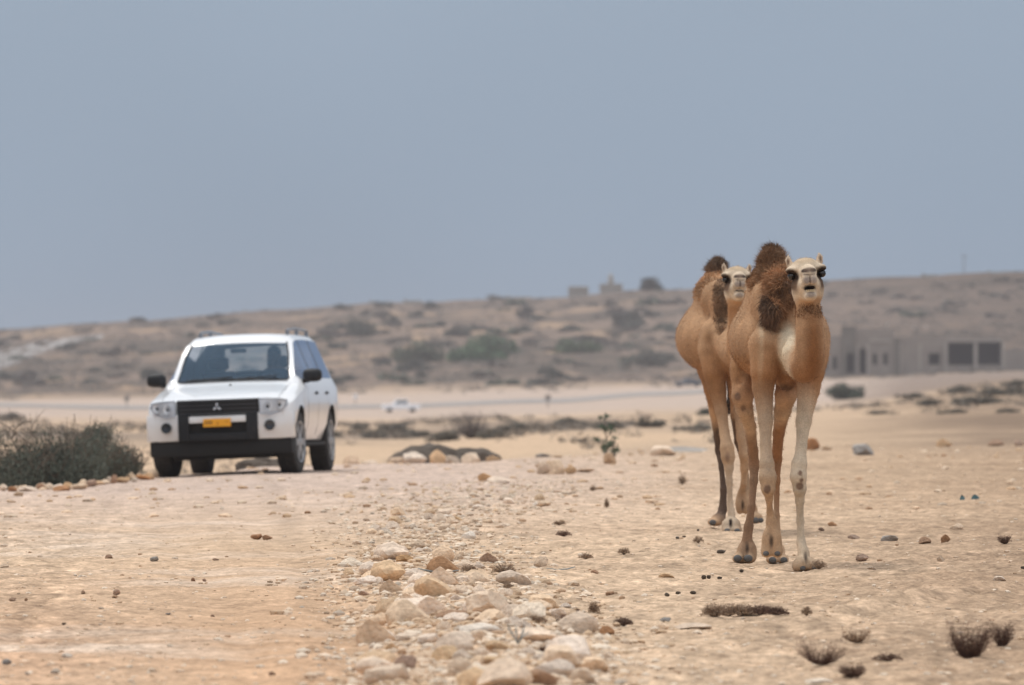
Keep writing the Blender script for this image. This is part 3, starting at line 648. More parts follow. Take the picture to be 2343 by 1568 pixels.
# ------------------------------------------------------------------ camels: one continuous skin from blended forms
class SDF:
    def __init__(s, lo, hi, h):
        s.lo = np.array(lo, float); s.h = h
        s.n = np.ceil((np.array(hi) - s.lo) / h).astype(int) + 1
        s.g = np.full(s.n, 9.0, np.float32)
        s.ax = [s.lo[i] + np.arange(s.n[i]) * h for i in range(3)]
    def _box(s, lo, hi):
        a = np.clip(np.floor((np.array(lo) - s.lo) / s.h).astype(int), 0, s.n - 1)
        b = np.clip(np.ceil((np.array(hi) - s.lo) / s.h).astype(int) + 1, 1, s.n)
        sl = tuple(slice(a[i], max(b[i], a[i] + 1)) for i in range(3))
        P = np.meshgrid(s.ax[0][sl[0]], s.ax[1][sl[1]], s.ax[2][sl[2]], indexing='ij', sparse=True)
        return sl, P
    def _put(s, sl, d, k, sub=False):
        g = s.g[sl]; d = d.astype(np.float32)
        if sub:
            d = -d; h = np.maximum(k - np.abs(g - d), 0) / k; s.g[sl] = np.maximum(g, d) + h * h * k / 4
        else:
            h = np.maximum(k - np.abs(g - d), 0) / k; s.g[sl] = np.minimum(g, d) - h * h * k / 4
    def cone(s, a, b, ra, rb, k=0.04, sub=False):
        a = np.array(a, float); b = np.array(b, float); m = max(ra, rb) + 2 * k + 0.05
        sl, (X, Y, Z) = s._box(np.minimum(a, b) - m, np.maximum(a, b) + m)
        ab = b - a; L2 = float(ab @ ab) + 1e-9
        t = np.clip(((X - a[0]) * ab[0] + (Y - a[1]) * ab[1] + (Z - a[2]) * ab[2]) / L2, 0, 1)
        d = np.sqrt((X - a[0] - ab[0] * t) ** 2 + (Y - a[1] - ab[1] * t) ** 2 + (Z - a[2] - ab[2] * t) ** 2) - (ra + (rb - ra) * t)
        s._put(sl, d, k, sub)
    def ell(s, c, r, R=None, k=0.05, sub=False):
        c = np.array(c, float); r = np.array(r, float); m = r.max() + 2 * k + 0.05
        sl, (X, Y, Z) = s._box(c - m, c + m)
        x, y, z = X - c[0], Y - c[1], Z - c[2]
        if R is not None:
            R = np.array(R)
            x, y, z = (R[0, 0]*x + R[1, 0]*y + R[2, 0]*z, R[0, 1]*x + R[1, 1]*y + R[2, 1]*z, R[0, 2]*x + R[1, 2]*y + R[2, 2]*z)
        q = np.sqrt((x/r[0])**2 + (y/r[1])**2 + (z/r[2])**2)
        g = np.sqrt((x/r[0]**2)**2 + (y/r[1]**2)**2 + (z/r[2]**2)**2) + 1e-9
        s._put(sl, q * (q - 1.0) / g, k, sub)
    def nets(s):
        g = s.g; ins = g < 0
        n = np.array(g.shape)
        c = ins[:-1, :-1, :-1].astype(np.int8)
        tot = np.zeros(tuple(n - 1), np.int8)
        for dx in (0, 1):
            for dy in (0, 1):
                for dz in (0, 1):
                    tot += ins[dx:n[0]-1+dx, dy:n[1]-1+dy, dz:n[2]-1+dz]
        act = np.argwhere((tot > 0) & (tot < 8))
        vid = np.full(tuple(n - 1), -1, np.int32); vid[act[:, 0], act[:, 1], act[:, 2]] = np.arange(len(act))
        acc = np.zeros((len(act), 3)); cnt = np.zeros(len(act))
        cor = [(a, b, d) for a in (0, 1) for b in (0, 1) for d in (0, 1)]
        val = {q: g[act[:, 0]+q[0], act[:, 1]+q[1], act[:, 2]+q[2]].astype(float) for q in cor}
        for q in cor:
            for ax in range(3):
                if q[ax] == 0:
                    p = list(q); p[ax] = 1; p = tuple(p)
                    v0, v1 = val[q], val[p]; m = (v0 < 0) != (v1 < 0)
                    t = np.where(m, v0 / np.where(m, v0 - v1, 1), 0)
                    pt = np.tile(np.array(q, float), (len(act), 1)); pt[:, ax] += t
                    acc[m] += pt[m]; cnt[m] += 1
        Vv = s.lo + (act + acc / cnt[:, None]) * s.h
        Fq = []
        for ax in range(3):
            o1, o2 = [(1, 2), (2, 0), (0, 1)][ax]
            sl0 = [slice(None)] * 3; sl1 = [slice(None)] * 3
            sl0[ax] = slice(0, -1); sl1[ax] = slice(1, None)
            a, b = ins[tuple(sl0)], ins[tuple(sl1)]
            e = np.argwhere(a != b)
            e = e[(e[:, o1] > 0) & (e[:, o2] > 0) & (e[:, o1] < n[o1]-1) & (e[:, o2] < n[o2]-1)]
            flip = a[e[:, 0], e[:, 1], e[:, 2]]
            def cell(d1, d2):
                q = e.copy(); q[:, o1] -= d1; q[:, o2] -= d2; return vid[q[:, 0], q[:, 1], q[:, 2]]
            quad = np.stack([cell(1, 1), cell(0, 1), cell(0, 0), cell(1, 0)], -1)
            quad[~flip] = quad[~flip][:, ::-1]
            Fq.append(quad)
        Fq = np.concatenate(Fq); Fq = Fq[(Fq >= 0).all(1)]
        # gradient normals
        gi = np.clip(((Vv - s.lo) / s.h).round().astype(int), 1, n - 2)
        Nn = np.stack([g[gi[:, 0]+(k == 0), gi[:, 1]+(k == 1), gi[:, 2]+(k == 2)] - g[gi[:, 0]-(k == 0), gi[:, 1]-(k == 1), gi[:, 2]-(k == 2)] for k in range(3)], -1).astype(float)
        Nn /= np.linalg.norm(Nn, axis=1, keepdims=True) + 1e-9
        return Vv, Fq, Nn

m_coat = mat("camel_coat", (.45, .28, .16), 0.9, attr=True, spec=0.15, noise=[(14, 0.10, 5), (120, 0.13, 3)], bump=(90, 0.5, 0.006))
m_hair = mat("camel_hair", (.3, .2, .1), 0.8, attr=True, spec=0.25)
m_eye = mat("dark_eye", (.012, .008, .006), 0.12, spec=0.6)
m_nail = mat("toe_nail", (.12, .115, .11), 0.85, spec=.2)
m_teeth = mat("yellowed_teeth", (.62, .50, .32), 0.35)
m_lash = mat("eyelash", (.02, .014, .01), 0.7)

TAN = (.415, .245, .135); PALE = (.50, .375, .255); RUST = (.30, .135, .052); DARK = (.045, .026, .016); BROWN = (.20, .105, .05)
CREAM = (.58, .48, .36)

def camel(nm, label, d0, X0, px, ppl, S, yaw, torso, legs, neck, head, hump, paint, hairs, hvox=0.009, jaw=0.0):
    """d0 distance of the root, X0 its image column; points are (X, Y, dy, r) with r in metres"""
    rx = (X0 - CXP) / FPX * d0; rz = Hs(rx, d0)
    base = np.array([rx, d0, rz])
    def J(X, Y, dy):
        d = d0 + dy; return np.array([(X - CXP) / FPX * d, d, CAMZ - (Y - HOR) / FPX * d]) - base
    cy, sy = math.cos(yaw), math.sin(yaw)
    RY = np.array([[cy, sy, 0], [-sy, cy, 0], [0, 0, 1]]).T         # columns: local axes; +y (rear) leans to -x for positive yaw
    RY = np.array([[cy, -sy, 0], [sy, cy, 0], [0, 0, 1]])
    s = SDF((-0.75, -1.75, -0.02), (0.75, 1.55, 2.2), hvox)
    for (X, Y, dy, r, k) in torso: s.ell(J(X, Y, dy), r, RY, k)
    for (X, Y, dy, r, X2, Y2, dy2, r2) in hump:
        s.cone(J(X, Y, dy), J(X2, Y2, dy2), r, r2, 0.10)
    for chain in legs:
        pts = [(J(*q[:3]), q[3] - (.008 if q[3] < .08 else .010)) for q in chain['p']]
        for (a, ra), (b, rb) in zip(pts[:-1], pts[1:]): s.cone(a, b, ra, rb, chain.get('k', 0.022))
        for (X, Y, dy, r) in chain.get('e', []): s.ell(J(X, Y, dy), r, None, 0.03)
    npts = [(J(*q[:3]), q[3] - .010) for q in neck]
    # smooth the neck line with extra points
    P = np.array([q[0] for q in npts]); Rr = np.array([q[1] for q in npts])
    tt = np.linspace(0, len(P) - 1, 22); PP = []; RR = []
    for t in tt:
        i = min(int(t), len(P) - 2); u = t - i
        p0, p1, p2, p3 = P[max(i-1, 0)], P[i], P[i+1], P[min(i+2, len(P)-1)]
        PP.append(0.5*((2*p1)+(-p0+p2)*u+(2*p0-5*p1+4*p2-p3)*u*u+(-p0+3*p1-3*p2+p3)*u**3)); RR.append(Rr[i]+(Rr[i+1]-Rr[i])*u)
    for i in range(len(PP)-1): s.cone(PP[i], PP[i+1], RR[i], RR[i+1], 0.03)
    for (X, Y, dy, X2, Y2, dy2, r, k) in S: s.cone(J(X, Y, dy), J(X2, Y2, dy2), r, r, k, True)
    # head
    hc = J(*head['c']); roll, pitch, hy = head['roll'], head['pitch'], head['yaw']; hs = head['s']
    M = np.array(Euler((0, 0, hy)).to_matrix() @ Euler((pitch, 0, 0)).to_matrix() @ Euler((0, roll, 0)).to_matrix())
    ax_r, ax_f, ax_u = M[:, 0], -M[:, 1], M[:, 2]
    def K(r, f, u): return hc + hs * (ax_r * r + ax_f * f + ax_u * u)
    RH = np.stack([ax_r, ax_f, ax_u], 1)
    def he(c, r, k=0.025, sub=False): s.ell(K(*c), np.array(r) * hs, RH, k, sub)
    def hcn(a, b, ra, rb, k=0.025, sub=False): s.cone(K(*a), K(*b), ra * hs, rb * hs, k, sub)
    he((0, -.04, .040), (.088, .13, .064)); he((0, -.12, .0), (.075, .10, .09))
    for q in (-1, 1):
        he((.086*q, .025, .032), (.038, .062, .024), .034)
        he((.054*q, .02, -.085), (.044, .10, .080), .03)
        he((.04*q, .14, -.07), (.035, .09, .05), .03)
        s.cone(K(.085*q, -.070, .050), K(.096*q, -.085, .098), .022*hs, .018*hs, .015)
        s.cone(K(.096*q, -.085, .098), K(.094*q, -.085, .128), .017*hs, .006*hs, .008)
    hcn((0, .03, .0), (0, .26, .008), .053, .045)
    he((0, .285, -.002), (.047, .06, .038), .02)
    for q in (-1, 1):
        he((.020*q, .315, -.040), (.026, .034, .040), .010)
    hcn((0, -.02, -.12), (0, .20, -.128), .062, .040, .03)
    jd = -.012 * jaw
    he((0, .255, -.128 + jd), (.038, .050, .026), .012)
    if jaw: he((0, .32, -.090), (.037, .13, .017), .006, True)
    hcn((0, .36, -.02), (0, .352, -.075), .004, .005, .006, True)
    for q in (-1, 1):
        he((.108*q, .055, -.004), (.024, .032, .022), .012, True)      # eye sockets
        hcn((.014*q, .345, .004), (.036*q, .335, .012), .006, .005, .006, True)
        he((.098*q, -.060, .096), (.009, .012, .026), .006, True)
    for (X, Y, dy, X2, Y2, dy2, r) in head.get('cleft', []):
        s.cone(J(X, Y, dy), J(X2, Y2, dy2), r, r, 0.01, True)
    Vv, Fq, Nn = s.nets()
    # ---- coat colours
    x, y, z = Vv.T
    Cc = np.empty((len(Vv), 3)); Cc[:] = TAN
    def mixc(c, w): Cc[:] = Cc + (np.array(c) - Cc) * np.clip(w, 0, 1)[:, None]
    def blob(p, r, c, st=1.0, soft=0.5):
        q = np.sqrt((((Vv - p) / np.array(r)) ** 2).sum(1)); mixc(c, st * np.clip((1 - q) / soft, 0, 1))
    nz = fbm(x * 9 + z * 7, y * 9 - z * 5, 3, 77)
    mixc((.52, .325, .185), np.clip((z - 1.15) * 1.2, 0, .5) * np.clip(Nn[:, 2] + .3, 0, 1))  # upward-facing coat lightened: top light put into the colour
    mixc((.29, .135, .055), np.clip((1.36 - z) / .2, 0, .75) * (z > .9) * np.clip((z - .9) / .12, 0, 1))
    paint(J, K, hs, mixc, blob, Vv, Nn, nz)
    headm = np.clip(((Vv - K(0, .08, 0)) @ ax_f) / hs / .05 + 3.6, 0, 1) * (np.linalg.norm(Vv - K(0, .1, -.03), axis=1) < .34 * hs) * np.clip((((Vv - K(0, 0, 0)) @ ax_u) / hs + .185) / .03, 0, 1)
    mixc(CREAM, headm * .85)
    hk = lambda c, r, col, st=1., soft=.5: mixc(col, st * np.clip((1 - np.sqrt(((((Vv - K(*c)) @ RH) / hs / np.array(r)) ** 2).sum(1))) / soft, 0, 1))
    hk((0, .0, .1), (.1, .2, .05), (.50, .37, .24), .7)
    hk((0, .03, -.17), (.12, .2, .05), (.42, .24, .12), .8)
    for q in (-1, 1):
        hk((.106*q, .08, -.024), (.068, .20, .074), DARK, 1.0, .25)
        hk((.086*q, .12, -.070), (.038, .16, .055), (.15, .09, .055), .85, .7)
        hk((.028*q, .33, .012), (.032, .08, .016), (.03, .02, .016), 1, .45)
        hk((.022*q, .345, -.012), (.03, .04, .007), (.10, .07, .055), .8, .5)
        hk((.02*q, .34, -.05), (.028, .05, .032), (.28, .24, .225), .8, .5)
        hk((.096*q, -.09, .11), (.035, .05, .05), (.60, .48, .36), .8, .5); hk((.098*q, -.062, .092), (.012, .03, .034), (.16, .09, .055), .9, .6)
    hk((0, .33, .016), (.050, .08, .022), (.14, .095, .07), .85, .6)
    hk((0, .35, -.045), (.006, .06, .035), (.05, .035, .03), .9, .5)
    hk((0, .30, -.13), (.04, .07, .030), (.26, .21, .18), .8, .5)
    hk((0, .28, -.091), (.043, .16, .021 if jaw else .006), (.010, .005, .004), 1, .2)
    Cc *= (1 + .10 * nz)[:, None] * (1 + .24 * fbm(x * 4.1 + y * 2, z * 2.6 + y, 4, 91))[:, None] * (1 + .13 * fbm(x * 38 + y * 30, z * 7, 3, 95))[:, None]
    root = empty(nm, tuple(base)); tag(root, label, "camel", "camels walking towards the camera")
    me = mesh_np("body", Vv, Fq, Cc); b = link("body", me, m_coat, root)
    # ---- eyes, lashes, teeth, nails
    for q in (-1, 1):
        e = MB().ball((0, 0, 0), .023*hs, 14, 10).build("eye", m_eye, root, True); e.location = tuple(K(.093*q, .050, -.004))
        lm = []; lf = []
        for i in range(26):
            a = -1.0 + 2.0 * i / 25
            p0 = K(.100*q + .004*q*math.cos(a), .045 + .022*math.sin(a), .012)
            dr = ax_r*q*1.0 + ax_f*.7*math.sin(a) - ax_u*(.25 + .2*random.random())
            p1 = p0 + dr * hs * (.022 + .012*random.random()); w = ax_f*.0012
            lm += [p0 - w, p0 + w, p1]; lf.append((3*i, 3*i+1, 3*i+2))
        link("eyelash", mesh_np("eyelash", np.array(lm), np.array(lf)), m_lash, root)
    if jaw:
        for i in range(5):
            k = (i - 2) * .0105
            o = MB().box(-.0045*hs, .0045*hs, -.004*hs, .004*hs, -.008*hs, .006*hs).build("tooth", m_teeth, root, bevel=.001)
            o.location = tuple(K(k, .284 - abs(i-2)*.004, -.108)); o.rotation_euler = (pitch, roll, hy)
    for ch in legs:
        for (X, Y, dy, rr) in ch.get('nails', []):
            o = MB().ball((0, 0, 0), (rr, rr*1.0, rr*.85), 12, 8).build("toe_nail", m_nail, root, True); o.location = tuple(J(X, Y, dy))
    # ---- hair
    fn = Nn; 
    def strands(name, pick, n, length, width, colr, droop, seg=2, curl=0.3, lay=None, clump=26., clamp_amt=0.9, var=.35, nrm=1.0):
        w = pick / pick.sum(); ii = RNG.choice(len(Vv), n, p=w)
        p = Vv[ii] + RNG.normal(0, .004, (n, 3)); nn = fn[ii]
        dr = nn * nrm + np.array(lay if lay is not None else (0, .1, -.5)) * droop + RNG.normal(0, curl, (n, 3))
        cl = np.stack([fbm(p[:, 0]*clump + 3*q + p[:, 1]*clump*.6, p[:, 2]*clump - 5*q, 2, 300 + q) for q in range(3)], -1)
        dr = dr + cl * clamp_amt
        dr /= np.linalg.norm(dr, axis=1, keepdims=True)
        ln = (length * RNG.uniform(.5, 1.25, n) if np.isscalar(length) else length[ii] * RNG.uniform(.5, 1.25, n))[:, None]
        sd = np.cross(dr, RNG.normal(0, 1, (n, 3))); sd /= np.linalg.norm(sd, axis=1, keepdims=True) + 1e-9
        sd = sd * width / 2
        if seg == 1:
            VV = np.stack([p - sd, p + sd, p + dr * ln], 1).reshape(-1, 3)
            FF = [np.arange(n * 3).reshape(n, 3)]; rep = 3
        else:
            mid = p + dr * ln * .55; tip = mid + (dr + np.array((0, 0, -.5 * droop)) + RNG.normal(0, curl, (n, 3))) * ln * .5
            VV = np.stack([p - sd, p + sd, mid + sd * .8, mid - sd * .8, tip], 1).reshape(-1, 3)
            k = np.arange(n)[:, None] * 5
            FF = [k + np.array([[0, 1, 2, 3]]), k + np.array([[3, 2, 4]])]; rep = 5
        cb = Cc[ii] if colr is None else np.tile(np.array(colr, float), (n, 1))
        cb = cb * RNG.uniform(.75, 1.3, (n, 1)) * (1 + var * 1.6 * fbm(p[:, 0]*clump*.8 + p[:, 1]*9, p[:, 2]*clump*.8, 2, 330))[:, None].clip(.35, 2)
        o = link(name, mesh_np(name, VV, FF, np.repeat(cb, rep, 0), False), m_hair, root)
        return tag(o, kind='stuff')
    hairs(J, K, hs, strands, Vv, Nn, Cc, nz)
    return root

def wgt(Vv, p, r, soft=.5):
    q = np.sqrt((((Vv - p) / np.array(r)) ** 2).sum(1)); return np.clip((1 - q) / soft, 0, 1)

def limb_paint(J, mixc, blob, Vv, z, pale_x):
    pass

# ---------------- front camel
def paint1(J, K, hs, mixc, blob, V, Nn, nz):
    z = V[:, 2]
    blob(J(1800, 800, -.60), (.070, .30, .25), (.64, .53, .38), .95, .5)        # pale shoulder bib
    blob(J(1806, 850, -.80), (.055, .25, .12), (.60, .48, .34), .8, .6)
    blob(J(1738, 800, -.40), (.030, .2, .30), (.50, .36, .23), .6, .7)
    blob(J(1860, 790, -1.18), (.075, .22, .34), (.235, .105, .042), .95, .65)     # warm neck front, with underside shading put into the pigment
    blob(J(1850, 712, -1.1), (.10, .12, .06), (.20, .085, .035), .9, .6)
    blob(J(1840, 878, -.98), (.10, .2, .05), (.28, .13, .05), .7, .7)
    blob(J(1776, 690, -.35), (.13, .30, .18), BROWN, .85, .6)
    blob(J(1762, 712, -.42), (.055, .25, .16), (.20, .115, .065), .8, .95)
    blob(J(1742, 760, -.45), (.022, .22, .28), (.60, .45, .30), .6, .8)
    blob(J(1764, 585, .1), (.15, .3, .10), (.17, .095, .058), .85, .9)
    blob(J(1764, 640, .1), (.16, .3, .14), (.30, .16, .08), .6, .6)
    blob(J(1690, 835, .2), (.12, .6, .10), (.37, .18, .07), .7, .7)
    leg = np.clip((1.22 - z) / .25, 0, 1)
    mixc(PALE, leg * .55)
    blob(J(1836, 1100, -.5), (.17, .45, .68), (.54, .445, .33), .9, .45)        # pale foreleg
    blob(J(1755, 1010, -.5), (.11, .35, .32), (.50, .38, .27), .6, .5)
    blob(J(1764, 1200, -.5), (.12, .35, .27), (.42, .27, .16), .8, .5)
    blob(J(1710, 1120, .9), (.13, .30, .60), (.25, .145, .085), .9, .4)
    blob(J(1788, 1040, .9), (.12, .35, .52), (.27, .13, .06), .9, .4)
    blob(J(1800, 895, -.3), (.10, .22, .07), (.11, .06, .035), .9, .6)
    for X, Y, a, b, dy in ((1755, 1119, .028, .034, -.64), (1830, 1082, .017, .02, -.62), (1829, 1112, .030, .030, -.62), (1833, 1098, .016, .018, -.62), (1687, 907, .026, .034, .36), (1700, 935, .034, .034, .36)):
        blob(J(X, Y, dy), (a, .12, b), (.20, .125, .085), .95, .35)
    for X, Y, dy in ((1764, 1238, -.52), (1709, 1255, .84), (1842, 1276, -.62)):
        blob(J(X, Y, dy), (.018, .09, .055), (.07, .048, .035), .9, .6)

def hairs1(J, K, hs, strands, V, Nn, Cc, nz):
    z = V[:, 2]
    top = wgt(V, J(1764, 582, .1), (.14, .30, .13), 1.)
    strands("hump_hair", wgt(V, J(1766, 625, .05), (.18, .35, .2), .5), 14000, .040, .0030, (.30, .165, .085), 1., curl=.28, nrm=.32, lay=(0, 0, .5))
    strands("hump_tuft", top, 8000, .070, .0026, (.19, .108, .06), 1., curl=.30, nrm=.40, lay=(0, 0, .8))
    mane = wgt(V, J(1785, 660, -.30), (.10, .35, .21), .8)
    strands("mane", mane, 18000, .050, .0035, (.33, .175, .088), .9, curl=.35, nrm=.5, clump=34., clamp_amt=1.5, var=.5)
    strands("mane", wgt(V, J(1763, 705, -.42), (.052, .30, .16), 1.0) + .6 * wgt(V, J(1798, 650, -.45), (.035, .25, .08), .4), 9000, .050, .0032, (.19, .11, .068), 1.3, nrm=.4, curl=.3, var=.5)
    strands("neck_hair", wgt(V, J(1848, 712, -1.12), (.10, .2, .07), .6), 3000, .016, .0022, (.20, .10, .045), 1.0, nrm=.3, curl=.2)
    body = np.clip((z - .5) / .5, .25, 1) * (1 - .9 * wgt(V, K(0, .15, -.04), (.3, .3, .3), .2))
    strands("coat_hair", body, 70000, .012, .0022, None, .9, nrm=.35, seg=1, curl=.35, clump=14., clamp_amt=.5)
    strands("face_hair", wgt(V, K(0, -.05, .02), (.14, .2, .2), .3), 3000, .007, .0014, None, .5, nrm=.4, seg=1, curl=.4)

# mane cushions are part of the body form: woolly masses beside the neck
torso1 = [(1781, 774, .22, (.318, .66, .280), .08), (1766, 760, .80, (.24, .34, .27), .08), (1795, 780, -.24, (.165, .24, .26), .06),
          (1766, 700, .12, (.180, .38, .21), .07), (1778, 700, -.22, (.13, .24, .15), .06), (1787, 662, -.30, (.082, .18, .125), .05),
          (1766, 712, -.38, (.060, .15, .09), .06), (1800, 866, -.24, (.060, .13, .075), .07),
          (1750, 800, -.38, (.085, .13, .20), .03), (1866, 790, -.34, (.085, .15, .20), .03)]
hump1 = [(1765, 586, .12, .040, 1768, 650, .12, .115), (1765, 598, .0, .045, 1768, 680, -.15, .12), (1764, 598, .25, .045, 1765, 690, .5, .13)]
legs1 = [
    dict(p=[(1752, 790, -.42, .125), (1748, 850, -.42, .095), (1745, 885, -.42, .075), (1751, 964, -.48, .052), (1751, 1015, -.52, .042), (1754, 1062, -.56, .052), (1756, 1092, -.58, .061), (1757, 1118, -.58, .050), (1759, 1140, -.55, .030), (1761, 1170, -.50, .027), (1764, 1192, -.48, .040), (1766, 1206, -.48, .047)],
         e=[(1754, 1240, -.50, (.034, .045, .085)), (1776, 1240, -.50, (.034, .045, .085)), (1752, 1262, -.51, (.030, .04, .035)), (1778, 1262, -.51, (.031, .04, .035))], k=.02,
         nails=[(1752, 1266, -.545, .020), (1778, 1266, -.545, .020)]),
    dict(p=[(1850, 800, -.42, .125), (1852, 850, -.42, .100), (1849, 890, -.42, .078), (1838, 964, -.47, .055), (1833, 1022, -.52, .040), (1828, 1062, -.56, .054), (1826, 1090, -.58, .058), (1829, 1118, -.57, .048), (1829, 1145, -.54, .034), (1830, 1190, -.51, .030), (1832, 1240, -.52, .034), (1838, 1265, -.56, .046)],
         e=[(1836, 1288, -.60, (.052, .09, .055)), (1858, 1292, -.62, (.038, .08, .036)), (1826, 1295, -.60, (.040, .08, .036))],
         nails=[(1836, 1299, -.675, .020), (1862, 1297, -.685, .019)]),
    dict(p=[(1722, 790, .75, .16), (1712, 850, .60, .13), (1698, 905, .45, .075), (1702, 935, .50, .062), (1715, 975, .68, .046), (1722, 1030, .95, .040), (1725, 1062, 1.02, .042), (1724, 1100, .98, .032), (1719, 1160, .92, .030), (1712, 1205, .90, .036), (1708, 1240, .88, .044)],
         e=[(1697, 1262, .86, (.034, .06, .055)), (1719, 1260, .86, (.034, .06, .058)), (1690, 1277, .83, (.044, .07, .034)), (1713, 1277, .83, (.044, .07, .034))],
         nails=[(1687, 1277, .765, .028), (1711, 1277, .765, .029)]),
    dict(p=[(1820, 790, .75, .15), (1812, 860, .62, .12), (1797, 905, .50, .075), (1790, 940, .60, .060), (1781, 990, .85, .044), (1776, 1050, 1.08, .042), (1776, 1100, 1.05, .030), (1776, 1180, .98, .026), (1776, 1230, .96, .040)],
         e=[(1774, 1258, .94, (.060, .08, .055)), (1766, 1279, .90, (.040, .08, .032)), (1790, 1279, .90, (.040, .08, .032))],
         nails=[(1767, 1281, .825, .025), (1793, 1281, .825, .024)])]
neck1 = [(1806, 770, -.28, .15), (1822, 808, -.62, .110), (1840, 840, -.95, .100), (1852, 812, -1.12, .094), (1852, 755, -1.16, .087), (1848, 700, -1.14, .076), (1845, 655, -1.10, .078)]
camel("camel", "nearer camel with open mouth and pale foreleg, striding in front of the other camel", 55.6, 1776, 0, 0, [(1778, 745, -.62, 1786, 850, -.62, .014, .07), (1724, 750, -.28, 1730, 850, -.34, .016, .08), (1884, 740, -.62, 1886, 850, -.55, .014, .07), (1703, 800, .50, 1690, 870, .45, .014, .07), (1770, 880, -.56, 1778, 905, -.50, .012, .05), (1740, 905, -.52, 1742, 985, -.58, .006, .03), (1846, 900, -.55, 1838, 1010, -.60, .007, .03)], .10,
      torso1, legs1, neck1,
      dict(c=(1844, 628, -1.12), roll=-.09, pitch=-.03, yaw=.02, s=1.04,
           cleft=[(1765, 1222, -.545, 1766, 1275, -.545, .012), (1711, 1245, .805, 1701, 1288, .77, .013), (1843, 1270, -.66, 1852, 1308, -.705, .013), (1779, 1250, .865, 1779, 1292, .825, .012)]),
      hump1, paint1, hairs1, jaw=1.0)

# ---------------- second camel, behind
def paint2(J, K, hs, mixc, blob, V, Nn, nz):
    z = V[:, 2]
    blob(J(1640, 610, .1), (.16, .3, .12), (.22, .13, .075), .85, .6)
    blob(J(1648, 695, -.45), (.060, .3, .28), (.20, .12, .075), .8, .95)
    blob(J(1622, 772, -.45), (.06, .2, .07), (.24, .12, .055), .7, .7)
    blob(J(1680, 690, -1.1), (.12, .2, .22), RUST, .85, .5)
    mixc(PALE, np.clip((1.1 - z) / .3, 0, 1) * .35)
    blob(J(1668, 1150, -.6), (.11, .25, .40), (.52, .41, .30), .85, .4)
    blob(J(1664, 1045, -.6), (.03, .12, .06), (.24, .15, .10), .9, .4)
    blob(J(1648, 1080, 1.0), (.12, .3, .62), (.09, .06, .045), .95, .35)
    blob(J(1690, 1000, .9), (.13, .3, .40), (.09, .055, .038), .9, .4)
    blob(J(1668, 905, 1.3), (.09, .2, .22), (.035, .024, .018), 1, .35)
    blob(J(1698, 1150, -.2), (.08, .2, .14), (.22, .10, .05), .8, .5)
    blob(J(1698, 1155, -.30), (.02, .15, .06), (.03, .02, .015), 1, .5)
    blob(J(1671, 1195, -.68), (.018, .08, .05), (.03, .02, .016), 1, .5)

def hairs2(J, K, hs, strands, V, Nn, Cc, nz):
    z = V[:, 2]
    strands("hump_tuft", wgt(V, J(1641, 605, .1), (.14, .3, .09), .5), 7000, .060, .0034, (.15, .095, .062), 1., nrm=.38, lay=(0, 0, .9), curl=.35)
    strands("hump_hair", wgt(V, J(1632, 650, .1), (.2, .4, .18), .4), 4000, .03, .004, None, .6, curl=.35)
    strands("mane", wgt(V, J(1650, 690, -.5), (.07, .3, .30), 1.), 3000, .030, .0036, (.24, .15, .09), 1.2, nrm=.4, curl=.3)
    body = np.clip((z - .5) / .5, .25, 1) * (1 - .9 * wgt(V, K(0, .15, -.04), (.3, .3, .3), .2))
    strands("coat_hair", body, 50000, .012, .0026, None, .9, nrm=.35, seg=1, curl=.35, clump=14., clamp_amt=.5)
    strands("face_hair", wgt(V, K(0, -.05, .02), (.14, .2, .2), .3), 1500, .008, .003, None, .5, seg=1, curl=.4)

